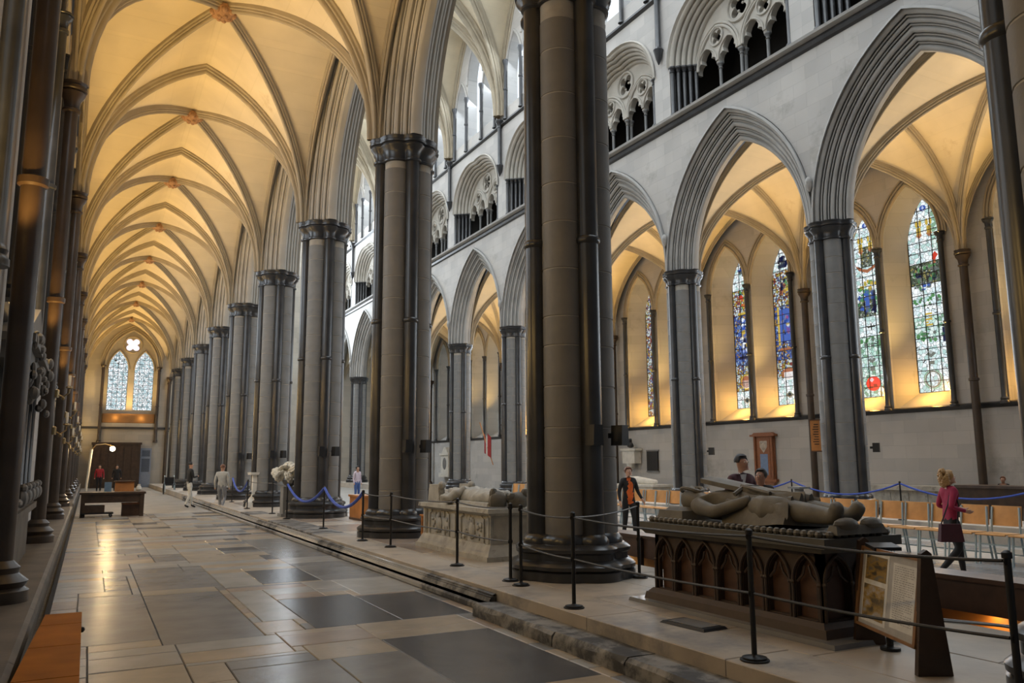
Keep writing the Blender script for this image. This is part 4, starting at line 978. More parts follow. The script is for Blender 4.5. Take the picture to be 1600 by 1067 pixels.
picture('print_a', (.06, .05, .04), (.30, .19, .05), (.13, .13, .12), 3); picture('print_b', (.10, .08, .05), (.34, .22, .06), (.36, .36, .38), 3)
panel(.08, .50, .08, .94, .012, .014, 'mount', 'paper', bd); panel(.57, .93, .12, .88, .012, .014, 'mount', 'paper', bd)
panel(.11, .47, .60, .90, .014, .016, 'printed_picture', 'print_a', bd); panel(.10, .46, .12, .54, .014, .016, 'printed_picture', 'print_b', bd)
rt = random.Random(3); b = MB()
for k in range(26):
    v = .84-k*.026; u = .60
    while u < .89:
        w_ = rt.uniform(.012, .04); 
        if k in (5, 13, 20) and u > .78: break
        b.add([bp(uu, vv, .0146) for uu, vv in ((u, v), (min(u+w_, .905), v), (min(u+w_, .905), v+.011), (u, v+.011))], [(0, 1, 2, 3)]); u += w_+.010
tl = b.build('printed_text', 'ink', bd, smooth=0); tl['kind'] = 'stuff'
# flat dark lectern top behind the board
lt = thing('caption_lectern', 'flat dark caption ledge on a post between knight tomb and info board', 'lectern', (5.27, 4.14, ZP), -.5)
b = MB(); b.tube([(0, 0, 0), (0, 0, .72)], .025, 8); b.lathe([(.07, 0), (.07, .02), (.03, .03)], 14); b.build('post', 'black', lt)
b = MB(); b.add([(-.10, -.08, .71), (.10, -.08, .71), (.10, .08, .73), (-.10, .08, .73), (-.10, -.08, .735), (.10, -.08, .735), (.10, .08, .755), (-.10, .08, .755)], [(3, 2, 1, 0), (4, 5, 6, 7), (0, 1, 5, 4), (1, 2, 6, 5), (2, 3, 7, 6), (3, 0, 4, 7)]); b.build('top', 'black', lt, smooth=0)
# ------------------------------------------------------------------ chairs of the nave
def bent(w_, d, y0, z0, n=6, curve=.03, th=.012):
    pass
me_cb = MB(); rows = []
for k in range(7):
    u = -1+2*k/6; rows.append([(u*.22, .0+.025*(u*u)+.03*t, .56+t*.30) for t in (0, .33, .66, 1)])
me_cb.grid(rows); me_cb.grid([[(x, y+.012, z) for x, y, z in r] for r in rows], flip=True)
for e in (0, -1): me_cb.grid([[r[e] for r in rows], [(r[e][0], r[e][1]+.012, r[e][2]) for r in rows]], flip=(e == 0))
me_cb.grid([rows[0], [(x, y+.012, z) for x, y, z in rows[0]]]); me_cb.grid([rows[-1], [(x, y+.012, z) for x, y, z in rows[-1]]], flip=True)
me_cb = me_cb.mesh('backrest', 'chair')
b = MB(); b.box(-.22, .22, -.40, .0, .45, .464); b.tube([(-.22, -.40, .450), (.22, -.40, .450)], .016, 6); me_cs2 = b.mesh('seat', 'chair', 30)
def mk_leg(s): 
    b = MB(); b.tube([(s*.215, -.36, 0), (s*.215, -.30, .44)], .016, 7); b.tube([(s*.215, .06, 0), (s*.215, -.02, .44), (s*.20, .03, .84)], .016, 7); b.tube([(s*.215, -.30, .435), (s*.215, -.02, .435)], .014, 6); return b.mesh('leg_frame', 'steel', 40)
me_cl_ = [mk_leg(-1), mk_leg(1)]
b = MB(); b.bar((-.21, -.32, .30), (.21, -.32, .30), .014, .02); me_cx = b.mesh('crossbar', 'steel', 0)
b = MB(); b.bar((-.21, .02, .14), (.21, .02, .14), .014, .02); me_cx2 = b.mesh('crossbar', 'steel', 0)
ONES = 'first second third fourth fifth sixth seventh eighth ninth tenth eleventh twelfth thirteenth fourteenth fifteenth sixteenth seventeenth eighteenth nineteenth'.split()
def ordw(n): return ONES[n-1] if n < 20 else ({2: 'twentieth', 3: 'thirtieth'}[n//10] if n % 10 == 0 else {2: 'twenty', 3: 'thirty'}[n//10]+'-'+ONES[n % 10-1])
NCH = 38
rc = random.Random(2)
for k in range(NCH):
    y = 6.1+.555*k; x = 13.6+.012*k+rc.uniform(-.03, .03)
    t = thing('nave_chair', 'plywood chair with blue grey steel legs, %s from the near end of the nave row' % ordw(k+1), 'chair', (x, y, ZNV), -pi/2+rc.uniform(-.02, .02), 'chairs of the nave row')
    t.scale = (1.12, 1.12, 1.10); inst('backrest', me_cb, t); inst('seat', me_cs2, t); inst('crossbar', me_cx, t); inst('crossbar', me_cx2, t)
    for m_ in me_cl_: inst('leg_frame', m_, t)
# long low bench along the nave side of the plinth
for nm, y0, y1, lab in (('nave_bench', 1.9, 7.2, 'long dark brown bench behind the info board'), ('nave_bench', 7.5, 13.2, 'long dark brown bench behind the thick near pier')):
    t = thing(nm, lab, 'bench', (7.0, y0, ZNV)); L = y1-y0
    b = MB(); b.box(-.02, .34, 0, L, .64, .68); b.build('seat', 'wood2', t, smooth=0)
    b = MB(); b.box(0, .03, .02, L-.02, .37, .64); b.build('front_panel', 'wood2', t, smooth=0)
    for y in [.10+(L-.2)*k/3 for k in range(4)]:
        b = MB(); b.box(-.05, .0, y-.03, y+.03, 0, .66); b.box(-.05, .29, y-.03, y+.03, .0, .06); b.box(.24, .29, y-.03, y+.03, .06, .64); b.build('leg', 'wood', t, smooth=0)
    b = MB(); b.box(.30, .33, .02, L-.02, .02, .36); b.build('kneeling_board', 'orange', t, smooth=0)
light('bench_lamp', 'AREA', (7.16, 4.6, ZNV+.26), (7.30, 4.6, ZNV+.1), 13, WARM, .08, 4.6)
light('bench_lamp', 'AREA', (7.16, 10.3, ZNV+.26), (7.30, 10.3, ZNV+.1), 13, WARM, .08, 4.6)
cb_ = MB(); rr = random.Random(8); 
pts = [(6.72+.10*sin(k*.9)+rr.uniform(-.05, .05), 2.6+.17*k, ZP+.012) for k in range(22)]; cb_.tube(pts, .012, 5); pts = [(6.6+.16*sin(k*.7+2), 2.7+.17*k, ZP+.012) for k in range(16)]; cb_.tube(pts, .010, 5)
o = cb_.build('floor_cable', 'core2'); tag(o, 'loose grey cables trailing on the plinth before the brown bench', 'cable')
# ------------------------------------------------------------------ people
def person(name, label, loc, face, h, mats, pose, hair=None, extra=None, lvl=2, female=False, pick=None):
    k = h/1.75; x, y, z = loc
    root = thing(name, label, 'person', loc, atan2(-face[0], face[1]))
    sw = .165 if female else .195; hw = .09
    P = {'pel': (0, 0, .96), 'wai': (0, .01, 1.12), 'che': (0, 0, 1.33), 'nec': (0, .01, 1.49), 'jaw': (0, .035, 1.555), 'sku': (0, .02, 1.645), 'top': (0, .005, 1.70)}
    R_ = {'pel': .150 if female else .145, 'wai': .125 if female else .140, 'che': .150 if female else .165, 'nec': .052, 'jaw': .068, 'sku': .090, 'top': .062}
    for s, q in ((-1, 'l'), (1, 'r')):
        P['sh'+q] = (s*sw, 0, 1.425); R_['sh'+q] = .068
        e = pose.get('el'+q, (s*(sw+.06), -.03, 1.13)); w_ = pose.get('wr'+q, (s*(sw+.07), .05, .89))
        P['el'+q] = e; P['wr'+q] = w_; R_['el'+q] = .047; R_['wr'+q] = .031
        d = (Vector(w_)-Vector(e)).normalized(); hnd = Vector(w_)+d*.07; P['ha'+q] = tuple(hnd); R_['ha'+q] = .033
        side = d.cross(Vector((0, 1, 0))); side = side.normalized() if side.length > .1 else Vector((1, 0, 0)); fw = side.cross(d).normalized()
        if lvl > 1:
            for f in range(4):
                o_ = hnd+fw*(.027-.018*f)+d*.02; ln = (.070, .078, .074, .058)[f]
                P['f%d%sa' % (f, q)] = tuple(o_); P['f%d%sb' % (f, q)] = tuple(o_+d*ln*.55-side*s*0+fw*0); P['f%d%sc' % (f, q)] = tuple(o_+d*ln-side*(.018*s))
                for e_ in 'abc': R_['f%d%s%s' % (f, q, e_)] = .0085
            P['t%sa' % q] = tuple(Vector(w_)+d*.045+fw*.025); P['t%sb' % q] = tuple(Vector(w_)+d*.085+fw*.055); R_['t%sa' % q] = R_['t%sb' % q] = .0095
        P['hp'+q] = (s*hw, 0, .93); R_['hp'+q] = .105
        P['kn'+q] = pose.get('kn'+q, (s*.10, .02, .50)); R_['kn'+q] = .066
        P['an'+q] = pose.get('an'+q, (s*.10, -.02, .09)); R_['an'+q] = .045
        a = Vector(P['an'+q]); kk = Vector(P['kn'+q]); fd = pose.get('ft'+q, (0, .15, -.055)); P['to'+q] = tuple(a+Vector(fd)); R_['to'+q] = .036
    E = [('pel', 'wai'), ('wai', 'che'), ('che', 'nec'), ('nec', 'jaw'), ('jaw', 'sku'), ('sku', 'top')]
    for q in 'lr':
        E += [('che', 'sh'+q), ('sh'+q, 'el'+q), ('el'+q, 'wr'+q), ('wr'+q, 'ha'+q), ('pel', 'hp'+q), ('hp'+q, 'kn'+q), ('kn'+q, 'an'+q), ('an'+q, 'to'+q)]
        if lvl > 1:
            for f in range(4): E += [('ha'+q, 'f%d%sa' % (f, q)), ('f%d%sa' % (f, q), 'f%d%sb' % (f, q)), ('f%d%sb' % (f, q), 'f%d%sc' % (f, q))]
            E += [('wr'+q, 't%sa' % q), ('t%sa' % q, 't%sb' % q)]
    if pose.get('sit'):
        for n in list(P):
            if n[:2] not in ('hp', 'kn', 'an', 'to'): P[n] = (P[n][0], P[n][1], P[n][2]-.42)
        for s, q in ((-1, 'l'), (1, 'r')):
            P['hp'+q] = (s*.11, .08, .46); P['kn'+q] = (s*.13, .46, .48); P['an'+q] = (s*.13, .44, .09); P['to'+q] = (s*.13, .59, .04)
    ln = pose.get('lean', 0)
    if ln:
        for n in list(P):
            if P[n][2] > 1.0: p = P[n]; P[n] = (p[0], p[1]+(p[2]-1)*ln, p[2])
    J_ = {n: (tuple(c*k for c in P[n]), R_[n]*k) for n in P}
    hz = Vector(J_['sku'][0])
    def post(p, nb):
        q, a, c, t = nb
        if a in ('pel', 'wai') or (a == 'che' and c == 'nec') or c == 'che': p.y *= .74
        if a in ('jaw', 'sku') or c == 'jaw':
            u = p-hz; s = 1/k
            if u.y > 0:
                p.y += .030*k*math.exp(-((u.z*s+.025)/.022)**2-(u.x*s/.016)**2)
                p.y += .012*k*math.exp(-((u.z*s+.095)/.02)**2-(u.x*s/.03)**2)
                for e in (-1, 1): p.y -= .012*k*math.exp(-((u.z*s-.005)/.016)**2-((u.x*s-e*.032)/.018)**2)
            for e in (-1, 1):
                p.x += e*.016*k*math.exp(-((u.z*s+.02)/.028)**2-((u.y*s+.005)/.016)**2-((u.x*s-e*.08)/.03)**2)
        return p
    def pk(c, nb):
        q, a, c2, t = nb; z_ = c.z/k
        if pick:
            r = pick(c/k, a, c2, t)
            if r is not None: return r
        if c2 in ('jaw', 'sku', 'top') or a in ('jaw', 'sku') or (c2 == 'nec' and t > .75): return 0
        if a[:2] == 'wr' or a[:2] == 'ha' or a[0] in 'ft' and len(a) > 2: return 0
        if a[:2] == 'an' or (a[:2] == 'kn' and t > .93): return 3
        if a[:2] in ('hp', 'kn') or (a == 'pel' and z_ < .97): return 2
        return 1
    skin('body', J_, E, 'pel', mats, root, lvl, post, pk)
    b = MB()
    for s in (-1, 1): b.ball(tuple(hz+Vector((s*.032, .074, .004))*k), .0115*k, 7, 5)
    b.build('eyes', 'eyewhite', root)
    b = MB()
    for s in (-1, 1): b.ball(tuple(hz+Vector((s*.032, .081, .004))*k), .0065*k, 6, 4)
    b.build('pupils', 'hairdark', root)
    b = MB(); b.ball(tuple(hz+Vector((0, .079, -.062))*k), (.024*k, .008*k, .007*k), 8, 4); b.build('mouth', 'lip', root)
    if hair:
        m_, kind = hair; b = MB(); n, mm = 20, 12
        for j in range(mm+1):
            t = pi*j/mm
            for q in range(n):
                a = 2*pi*q/n; rr_ = 1.0+.03*sin(a*7+j)
                v = Vector((.097*sin(t)*cos(a)*rr_, .103*sin(t)*sin(a)*rr_, .098*cos(t)))
                low = {'short': -.02, 'curly': -.10, 'bob': -.09}[kind]
                if v.y > .035 and v.z < .062: v.y = .03; v.x *= .9
                if v.z < low: v.z = low
                b.v.append(tuple(hz+(v+Vector((0, -.012, .020)))*k))
        for j in range(mm):
            for q in range(n): q2 = (q+1) % n; b.f.append((j*n+q, (j+1)*n+q, (j+1)*n+q2, j*n+q2)); b.mi.append(0)
        if kind == 'curly':
            rr2 = random.Random(4)
            for q in range(60):
                a = rr2.uniform(.15*pi, 1.0*pi)+pi/2*1.0; zz = rr2.uniform(-.15, .11); r0 = .105+.028*(1-abs(zz)/.14)
                b.ball(tuple(hz+Vector((r0*sin(a)*1.0, r0*cos(a)*1.1-.01, zz))*k), .036*k, 6, 4)
        b.build('hair', m_, root)
    if extra: extra(root, k, hz)
    return root
for n_, c, r_ in (('skin', (.50, .29, .20), .55), ('skin2', (.38, .20, .13), .55), ('eyewhite', (.6, .57, .52), .4), ('lip', (.32, .10, .08), .5), ('hairdark', (.012, .010, .009), .6), ('hairblond', (.36, .22, .09), .6), ('hairred', (.16, .07, .04), .6), ('hairgrey', (.25, .22, .19), .6), ('magenta', (.30, .015, .06), .8), ('blackcloth', (.014, .014, .016), .85),
                ('shoe', (.010, .010, .010), .4), ('orangetop', (.75, .14, .02), .75), ('maroon', (.055, .012, .018), .8), ('shirt', (.55, .52, .50), .7), ('greysuit', (.42, .43, .42), .8), ('greytrouser', (.22, .23, .25), .8), ('whitetrouser', (.55, .55, .52), .8), ('pinkwhite', (.60, .52, .60), .8), ('jeans', (.06, .12, .33), .8), ('redtop', (.35, .02, .03), .8)): blk(n_, c, r_)
IR = (.886, -.464)      # the picture's own right, on the plan
STRIDE = {'knl': (-.10, .16, .50), 'anl': (-.10, .20, .09), 'knr': (.10, .06, .50), 'anr': (.10, -.28, .15), 'ftr': (0, .12, -.10)}
def bagx(root, k, hz):
    b = MB(); b.box(-.05, .05, -.17, .17, .62*k, .90*k, tx=.015, ty=.03); bb = b.build('shoulder_bag', 'bagred', root, (.26*k, -.14, 0)); 
    b = MB(); b.tube([(.24*k, -.26, .88*k), (.17*k, -.10, 1.2*k), (.11*k, -.01, 1.46*k), (.10*k, .02, 1.47*k), (.16*k, .06, 1.2*k), (.24*k, -.02, .88*k)], .010, 5); b.build('bag_strap', 'blackcloth', root)
blk('bagred', (.05, .008, .016), .7)
p = dict(STRIDE); p.update({'elr': (.225, -.10, 1.16), 'wrr': (.17, .15, 1.10), 'ell': (-.22, -.08, 1.16), 'wrl': (-.12, .19, 1.13), 'lean': .03})
person('person', 'woman with curly blond hair in a magenta top and black trousers walking right', (11.25, 7.66, ZNV), IR, 1.56, ['skin', 'magenta', 'blackcloth', 'shoe'], p, ('hairblond', 'curly'), bagx, 2, True)
def pk_o(c, a, c2, t):
    if a in ('pel', 'wai', 'che') and c2 in ('wai', 'che', 'nec') and abs(c.x) < .075 and c.y > .02: return 4
    return None
p = {'ell': (-.25, .0, 1.16), 'wrl': (-.30, .12, .98), 'elr': (.25, -.02, 1.15), 'wrr': (.27, .08, .93), 'knl': (-.10, .10, .50), 'anl': (-.10, .10, .09), 'knr': (.10, .0, .50), 'anr': (.10, -.12, .09)}
person('person', 'woman in an orange top and open black jacket beside the thick pier', (10.72, 14.9, ZNV), (-.15, -1), 1.60, ['skin', 'blackcloth', 'blackcloth', 'shoe', 'orangetop'], p, ('hairred', 'bob'), None, 2, True, pk_o)
def pk_b(c, a, c2, t):
    if a in ('wai', 'che') and c2 in ('che', 'nec') and c.y > .02 and abs(c.x) < .02+.05*max(0, (c.z-1.15))/.3: return 4
    return None
p = {'ell': (-.30, .02, 1.16), 'wrl': (-.22, .22, 1.08), 'elr': (.30, .0, 1.15), 'wrr': (.22, .20, 1.06), 'lean': .04}
person('person', 'dark haired man in a maroon blazer behind the knight tomb', (8.05, 8.55, ZNV), (.12, -1), 1.80, ['skin2', 'maroon', 'blackcloth', 'shoe', 'shirt'], p, ('hairdark', 'short'), None, 2, False, pk_b)
person('person', 'shorter dark haired person half hidden behind the man in maroon', (8.75, 8.85, ZNV), (-.9, -.2), 1.60, ['skin2', 'blackcloth', 'blackcloth', 'shoe'], {}, ('hairdark', 'bob'), None, 2, True)
p = dict(STRIDE); person('person', 'man in a light grey jacket walking away along the step', (4.10, 29.2, 0), (.45, .9), 1.60, ['skin', 'greysuit', 'greytrouser', 'shoe'], p, ('hairred', 'short'), None, 1)
p = {'knl': (-.10, .10, .50), 'anl': (-.10, .16, .09), 'knr': (.10, .0, .50), 'anr': (.10, -.16, .10), 'ell': (-.24, .06, 1.16), 'wrl': (-.12, .25, 1.18), 'elr': (.24, .06, 1.16), 'wrr': (.12, .25, 1.20)}
person('person', 'person in a black top and white trousers standing in the aisle', (3.42, 32.6, 0), (.9, .2), 1.70, ['skin', 'blackcloth', 'whitetrouser', 'shoe'], p, ('hairdark', 'short'), None, 1)
person('person', 'visitor in a pinkish white top and jeans far across the nave', (10.95, 36.2, ZNV), (.4, -.9), 1.60, ['skin', 'pinkwhite', 'jeans', 'shoe'], {}, ('hairdark', 'bob'), None, 1, True)
person('person', 'person in a red top standing in the dim doorway at the aisle end', (.66, 55, 0), (0, -1), 1.62, ['skin', 'redtop', 'blackcloth', 'shoe'], {}, ('hairdark', 'short'), None, 1)
person('person', 'person in black standing in the dim doorway at the aisle end', (1.62, 55.6, 0), (0, -1), 1.60, ['skin', 'blackcloth', 'blackcloth', 'shoe'], {}, ('hairdark', 'short'), None, 1)
# ------------------------------------------------------------------ against the far wall
b = MB(); 
t = thing('tomb_chest', 'long plain grey tomb chest by the far wall behind the chairs', 'tomb', (22.9, 16.2, ZNV))
b = MB(); b.box(-.45, .45, -1.75, 1.75, 0, .14); b.box(-.38, .38, -1.65, 1.65, .14, .80); b.build('chest', 'tomb', t, smooth=0)
b = MB(); b.box(-.48, .48, -1.8, 1.8, .80, .94, tx=.03, ty=.03); b.build('top_slab', 'tomb', t, smooth=0)
for k in range(5):
    b = MB(); b.box(-.40, -.375, -1.5+k*.64, -1.05+k*.64, .24, .72, ty=.02); b.build('side_panel', 'tomb', t, smooth=0)
t = thing('dark_chest', 'dark wooden chest by the far wall next to the right edge', 'chest', (21.3, 12.9, ZNV))
b = MB(); b.box(-.4, .4, -1.1, 1.1, .06, .98); b.build('body', 'wood', t, smooth=0)
b = MB(); b.box(-.44, .44, -1.14, 1.14, .98, 1.05, tx=.02, ty=.02); b.build('lid', 'wood', t, smooth=0)
b = MB(); b.box(-.42, .42, -1.12, 1.12, 0, .06); b.build('plinth', 'wood', t, smooth=0)
person('person', 'small brown haired person, only the head showing above the dark wooden chest', (22.1, 13.42, ZNV), (-1, -.2), 1.27, ['skin2', 'blackcloth', 'blackcloth', 'shoe'], {}, ('hairred', 'bob'), None, 1, True)
# framed memorial tablet
blk('tabletwood', (.26, .10, .045), .5); blk('tabletblue', (.16, .24, .40), .5); blk('tabletpale', (.42, .36, .30), .5)
t = thing('memorial_tablet', 'tall wooden framed memorial board with a blue panel on the far wall', 'plaque', (XR-.02, 23.9, .78))
b = MB(); b.box(-.10, 0, -.52, .52, .10, 1.82); b.build('back_board', 'tabletwood', t, smooth=0)
b = MB(); b.box(-.20, 0, -.66, .66, 1.82, 1.90); b.box(-.16, 0, -.58, .58, 1.90, 1.97, ty=.12); b.build('cornice', 'tabletwood', t, smooth=0)
b = MB(); b.box(-.16, 0, -.60, .60, .04, .14, ty=-.03); b.box(-.12, 0, -.45, .45, -.08, .04, ty=-.08); b.build('base', 'tabletwood', t, smooth=0)
for s in (-1, 1): b = MB(); b.tube([(-.13, s*.46, .14), (-.13, s*.46, 1.82)], .05, 8); b.build('side_column', 'tabletwood', t)
b = MB(); b.box(-.12, -.09, -.20, .20, .30, 1.12); b.build('inscription_panel', 'tabletblue', t, smooth=0)
b = MB(); b.box(-.115, -.09, -.32, .32, .22, 1.72); b.build('inner_panel', 'tabletwood', t, smooth=0)
b = MB(); b.add([(-.125, u*.2, 1.40+v*.24) for u, v in ((-1, 1), (-1, 0), (0, -1), (1, 0), (1, 1))], [(0, 1, 2, 3, 4)]); b.ball((-.12, 0, 1.42), (.03, .13, .15), 8, 5); b.ball((-.12, .12, 1.58), (.03, .09, .06), 7, 4); b.ball((-.12, -.12, 1.58), (.03, .09, .06), 7, 4); b.build('crest', 'tabletpale', t)
# orange notice on the far pier
t = thing('orange_notice', 'narrow orange notice board fixed to the far pier above its base', 'sign', (XF-.75, YB(2)+.28, 2.28), .75)
b = MB(); b.box(-.02, .02, -.12, .12, -.40, .40); b.build('board', 'orange', t, smooth=0)
b = MB(); b.box(-.03, .03, -.14, .14, -.43, -.40); b.box(-.03, .03, -.14, .14, .40, .43); b.build('frame', 'wood2', t, smooth=0)
b = MB()
for k in range(9): b.box(-.024, -.02, -.08, .03+.05*((k*37 % 5)/5), .28-.065*k, .305-.065*k)
tx_ = b.build('printed_text', 'wood', t, smooth=0); tx_['kind'] = 'stuff'
t = thing('collection_post', 'slim grey stone post with a flat top beside the far pier', 'post', (XF-1.32, YB(2)+.42, ZNV))
b = MB(); b.box(-.13, .13, -.13, .13, 0, .10); b.box(-.08, .08, -.08, .08, .10, 1.0); b.build('shaft', 'core2', t, smooth=0)
b = MB(); b.box(-.2, .2, -.2, .2, 1.0, 1.05); b.build('top', 'core2', t, smooth=0)
# bust, niche and table tomb further along
t = thing('portrait_bust', 'dark portrait bust on a white wall bracket beyond the far arcade', 'bust', (XR-.30, 32.6, 1.55))
b = MB(); b.box(-.15, .25, -.5, .5, 0, .62); b.box(-.2, .25, -.6, .6, .62, .72); b.lathe([(.05, -.35), (.18, -.18), (.22, 0)], 12); b.build('bracket', 'white', t, smooth=0)
J3 = {'a': ((0, 0, .74), .12), 'b': ((0, 0, .86), .17), 'c': ((0, 0, 1.0), .08), 'd': ((-.02, 0, 1.10), .11), 'e': ((-.01, 0, 1.24), .08), 's1': ((0, .2, .90), .09), 's2': ((0, -.2, .90), .09)}
skin('body', J3, [('a', 'b'), ('b', 'c'), ('c', 'd'), ('d', 'e'), ('b', 's1'), ('b', 's2')], 'b', ['black'], t, 1)
t = thing('wall_niche_panel', 'flat dark panel in place of the niche in the far wall right of the bust', 'plaque', (XR-.02, 31.2, 1.2))
b = MB(); b.box(-.06, 0, -.42, .42, 0, .92); b.build('niche_slab', 'black', t, smooth=0); b = MB(); b.box(-.04, 0, -.48, .48, -.07, 0); b.box(-.04, 0, -.48, .48, .92, .99); b.build('frame', 'core2', t, smooth=0)  # flat black slab put in for the dark niche
t = thing('effigy_tomb', 'pale tomb with a reclining figure against the far wall below the bust', 'tomb', (22.6, 30.3, ZNV))
b = MB(); b.box(-.5, .5, -1.4, 1.4, 0, .62); b.box(-.56, .56, -1.5, 1.5, .62, .72); b.build('chest', 'white', t, smooth=0)
J4 = {'a': ((0, .9, .9), .16), 'b': ((0, .4, .88), .2), 'c': ((0, -.3, .84), .17), 'd': ((0, -1.1, .82), .1), 'h': ((0, 1.2, 1.0), .12)}
skin('effigy', J4, [('h', 'a'), ('a', 'b'), ('b', 'c'), ('c', 'd')], 'b', ['white'], t, 2)
# flags and lit monument far beyond
blk('flagred', (.32, .03, .03), .8); blk('flagwhite', (.55, .52, .48), .8)
t = thing('standard_flag', 'red and white flag hanging from a slanted pole at a far pier', 'flag', (XF-.75, 34.9, 1.72))
b = MB(); b.tube([(0, -.3, -.2), (-.2, .75, 1.85)], .025, 6); b.build('pole', 'orange', t)
for k, (m_, y0) in enumerate((('flagred', -.25), ('flagwhite', .0), ('flagred', .22))):
    rows = [[(-.08+.05*sin(u*5+k), y0+u*.26, 1.0+.25*u-v*(.95-.1*k)+.06*sin(v*3+u)) for v in (0, .25, .5, .75, 1)] for u in (0, .25, .5, .75, 1)]
    b = MB(); b.grid(rows); b.grid([[(x-.012, y, z) for x, y, z in r] for r in rows], flip=True); b.build('cloth_fold', m_, t)
t = thing('wall_monument', 'pale lit wall monument with a dark oval at the far end of the opposite aisle', 'monument', (XR-.05, 56.0, .6))
b = MB(); b.box(-.4, 0, -.9, .9, 0, .3); b.box(-.3, 0, -.7, .7, .3, 1.6); b.box(-.38, 0, -.85, .85, 1.6, 1.75); b.box(-.3, 0, -.6, .6, 1.75, 2.2, ty=.45); b.build('frame', 'white', t, smooth=0)
b = MB(); b.ball((-.3, 0, .98), (.06, .35, .45), 12, 8); b.build('oval', 'greyslab', t)
# loudspeaker boxes on the piers
me_spk = me_of(lambda b: (b.box(-.075, .075, -.16, .0, -.12, .12, tx=.012), b.box(-.03, .03, 0, .07, -.03, .03)), 'loudspeaker', 'black', 0)
SPL = ['black loudspeaker box facing out of the thick near pier', 'black loudspeaker box on the second near pier', 'small black loudspeaker box on the pier behind the blue rope', 'tiny black loudspeaker box on the pier behind the white flowers', 'tiny black loudspeaker box on the pier behind the white pedestal']
for i in range(1, 6):
    for q, (dx, dy, rz) in enumerate(((-.13, -.645, .1), (.235, -.62, .35))):
        o = inst('loudspeaker', me_spk, None, (XN+dx, YB(i)+dy, 1.92), rz); tag(o, SPL[i-1].replace('box', 'box, %s one' % ('left' if q == 0 else 'right'), 1), 'speaker', 'black loudspeaker boxes on the piers')
for i, lab in ((2, 'black box on the right side of the far pier beside the orange sign'), (3, 'black box on the far pier behind the man in maroon')):
    o = inst('loudspeaker', me_spk, None, (XF+.30, YB(i)-.64, 1.95), .5); tag(o, lab, 'speaker', 'black loudspeaker boxes on the far piers')

# ------------------------------------------------------------------ things on the plinth further along
t = thing('white_pedestal', 'white stone pedestal with a flared foot on the plinth', 'pedestal', (5.02, 27.5, ZP))
b = MB(); b.box(-.42, .42, -.42, .42, 0, .16, tx=.02, ty=.02); b.box(-.38, .38, -.38, .38, .16, .42, tx=.14, ty=.14); b.build('foot', 'white', t, smooth=0)
b = MB(); b.box(-.24, .24, -.24, .24, .42, 1.02); b.build('shaft', 'white', t, smooth=0); b = MB(); b.box(-.31, .31, -.31, .31, 1.02, 1.10, tx=-.02, ty=-.02); b.build('cap', 'white', t, smooth=0)
t = thing('flower_arrangement', 'big round white flower heads on a stone stand beside a pier', 'flowers', (4.78, 21.9, ZP))
b = MB(); b.box(-.24, .24, -.24, .24, 0, .08); b.box(-.19, .19, -.19, .19, .08, .78); b.build('stand', 'core2', t, smooth=0)
b = MB(); b.lathe([(.08, .78), (.16, .84), (.20, .93), (.17, .95)], 14); b.build('bowl', 'core2', t)
blk('petal', (.74, .72, .64), .7); rr = random.Random(9)
def mk_flower(b):
    for ring_, (n, r, z, s) in enumerate(((8, .115, 0, .07), (7, .08, .045, .06), (5, .04, .08, .045))):
        for k in range(n): a = 2*pi*k/n+ring_*.4; b.ball((r*cos(a), r*sin(a), z), (s, s, s*.55), 7, 5)
me_fl = me_of(mk_flower, 'flower_head', 'petal')
for k, (x, y, z, rx, ry) in enumerate(((-.26, -.12, 1.05, -.9, -.6), (-.08, -.22, 1.02, 1.1, -.2), (.13, -.2, 1.08, 1.0, .3), (.27, .0, 1.05, .2, 1.0), (-.17, -.08, 1.22, .5, -.6), (.05, -.12, 1.25, .7, .1), (.2, -.06, 1.24, .5, .6), (0, .08, 1.33, 0, 0), (-.3, .1, 1.12, 0, -1.1))): inst('flower_head', me_fl, t, (x, y, z), (rx, ry, k))
t = thing('wooden_stool', 'small orange wooden stool with folded papers beside the pale tomb', 'stool', (5.60, 13.75, ZP))
for x, y in ((-.16, -.16), (.16, -.16), (.16, .16), (-.16, .16)): b = MB(); b.box(x-.02, x+.02, y-.02, y+.02, 0, .42); b.build('leg', 'orange', t, smooth=0)
b = MB(); b.box(-.2, .2, -.2, .2, .42, .45); b.build('seat', 'orange', t, smooth=0)
b = MB(); b.box(-.17, .17, -.02, .02, .15, .19); b.build('stretcher', 'orange', t, smooth=0)
b = MB(); b.box(-.13, .10, -.16, .13, 0, .03); b.box(-.10, .12, -.12, .15, .03, .055); o = b.build('leaflet_pile', 'shirt', None, (5.60, 13.75, ZP+.45), .2, 0); tag(o, 'pile of pale leaflets on the small wooden stool', 'papers')
t = thing('wooden_box', 'low orange wooden chest standing by the pier behind the blue rope', 'chest', (6.25, 19.6, ZP))
b = MB(); b.box(-.35, .35, -.5, .5, .05, .55); b.build('body', 'orange', t, smooth=0); b = MB(); b.box(-.38, .38, -.53, .53, .55, .60); b.build('lid', 'orange', t, smooth=0); b = MB(); b.box(-.36, .36, -.51, .51, 0, .05); b.build('plinth', 'wood2', t, smooth=0)

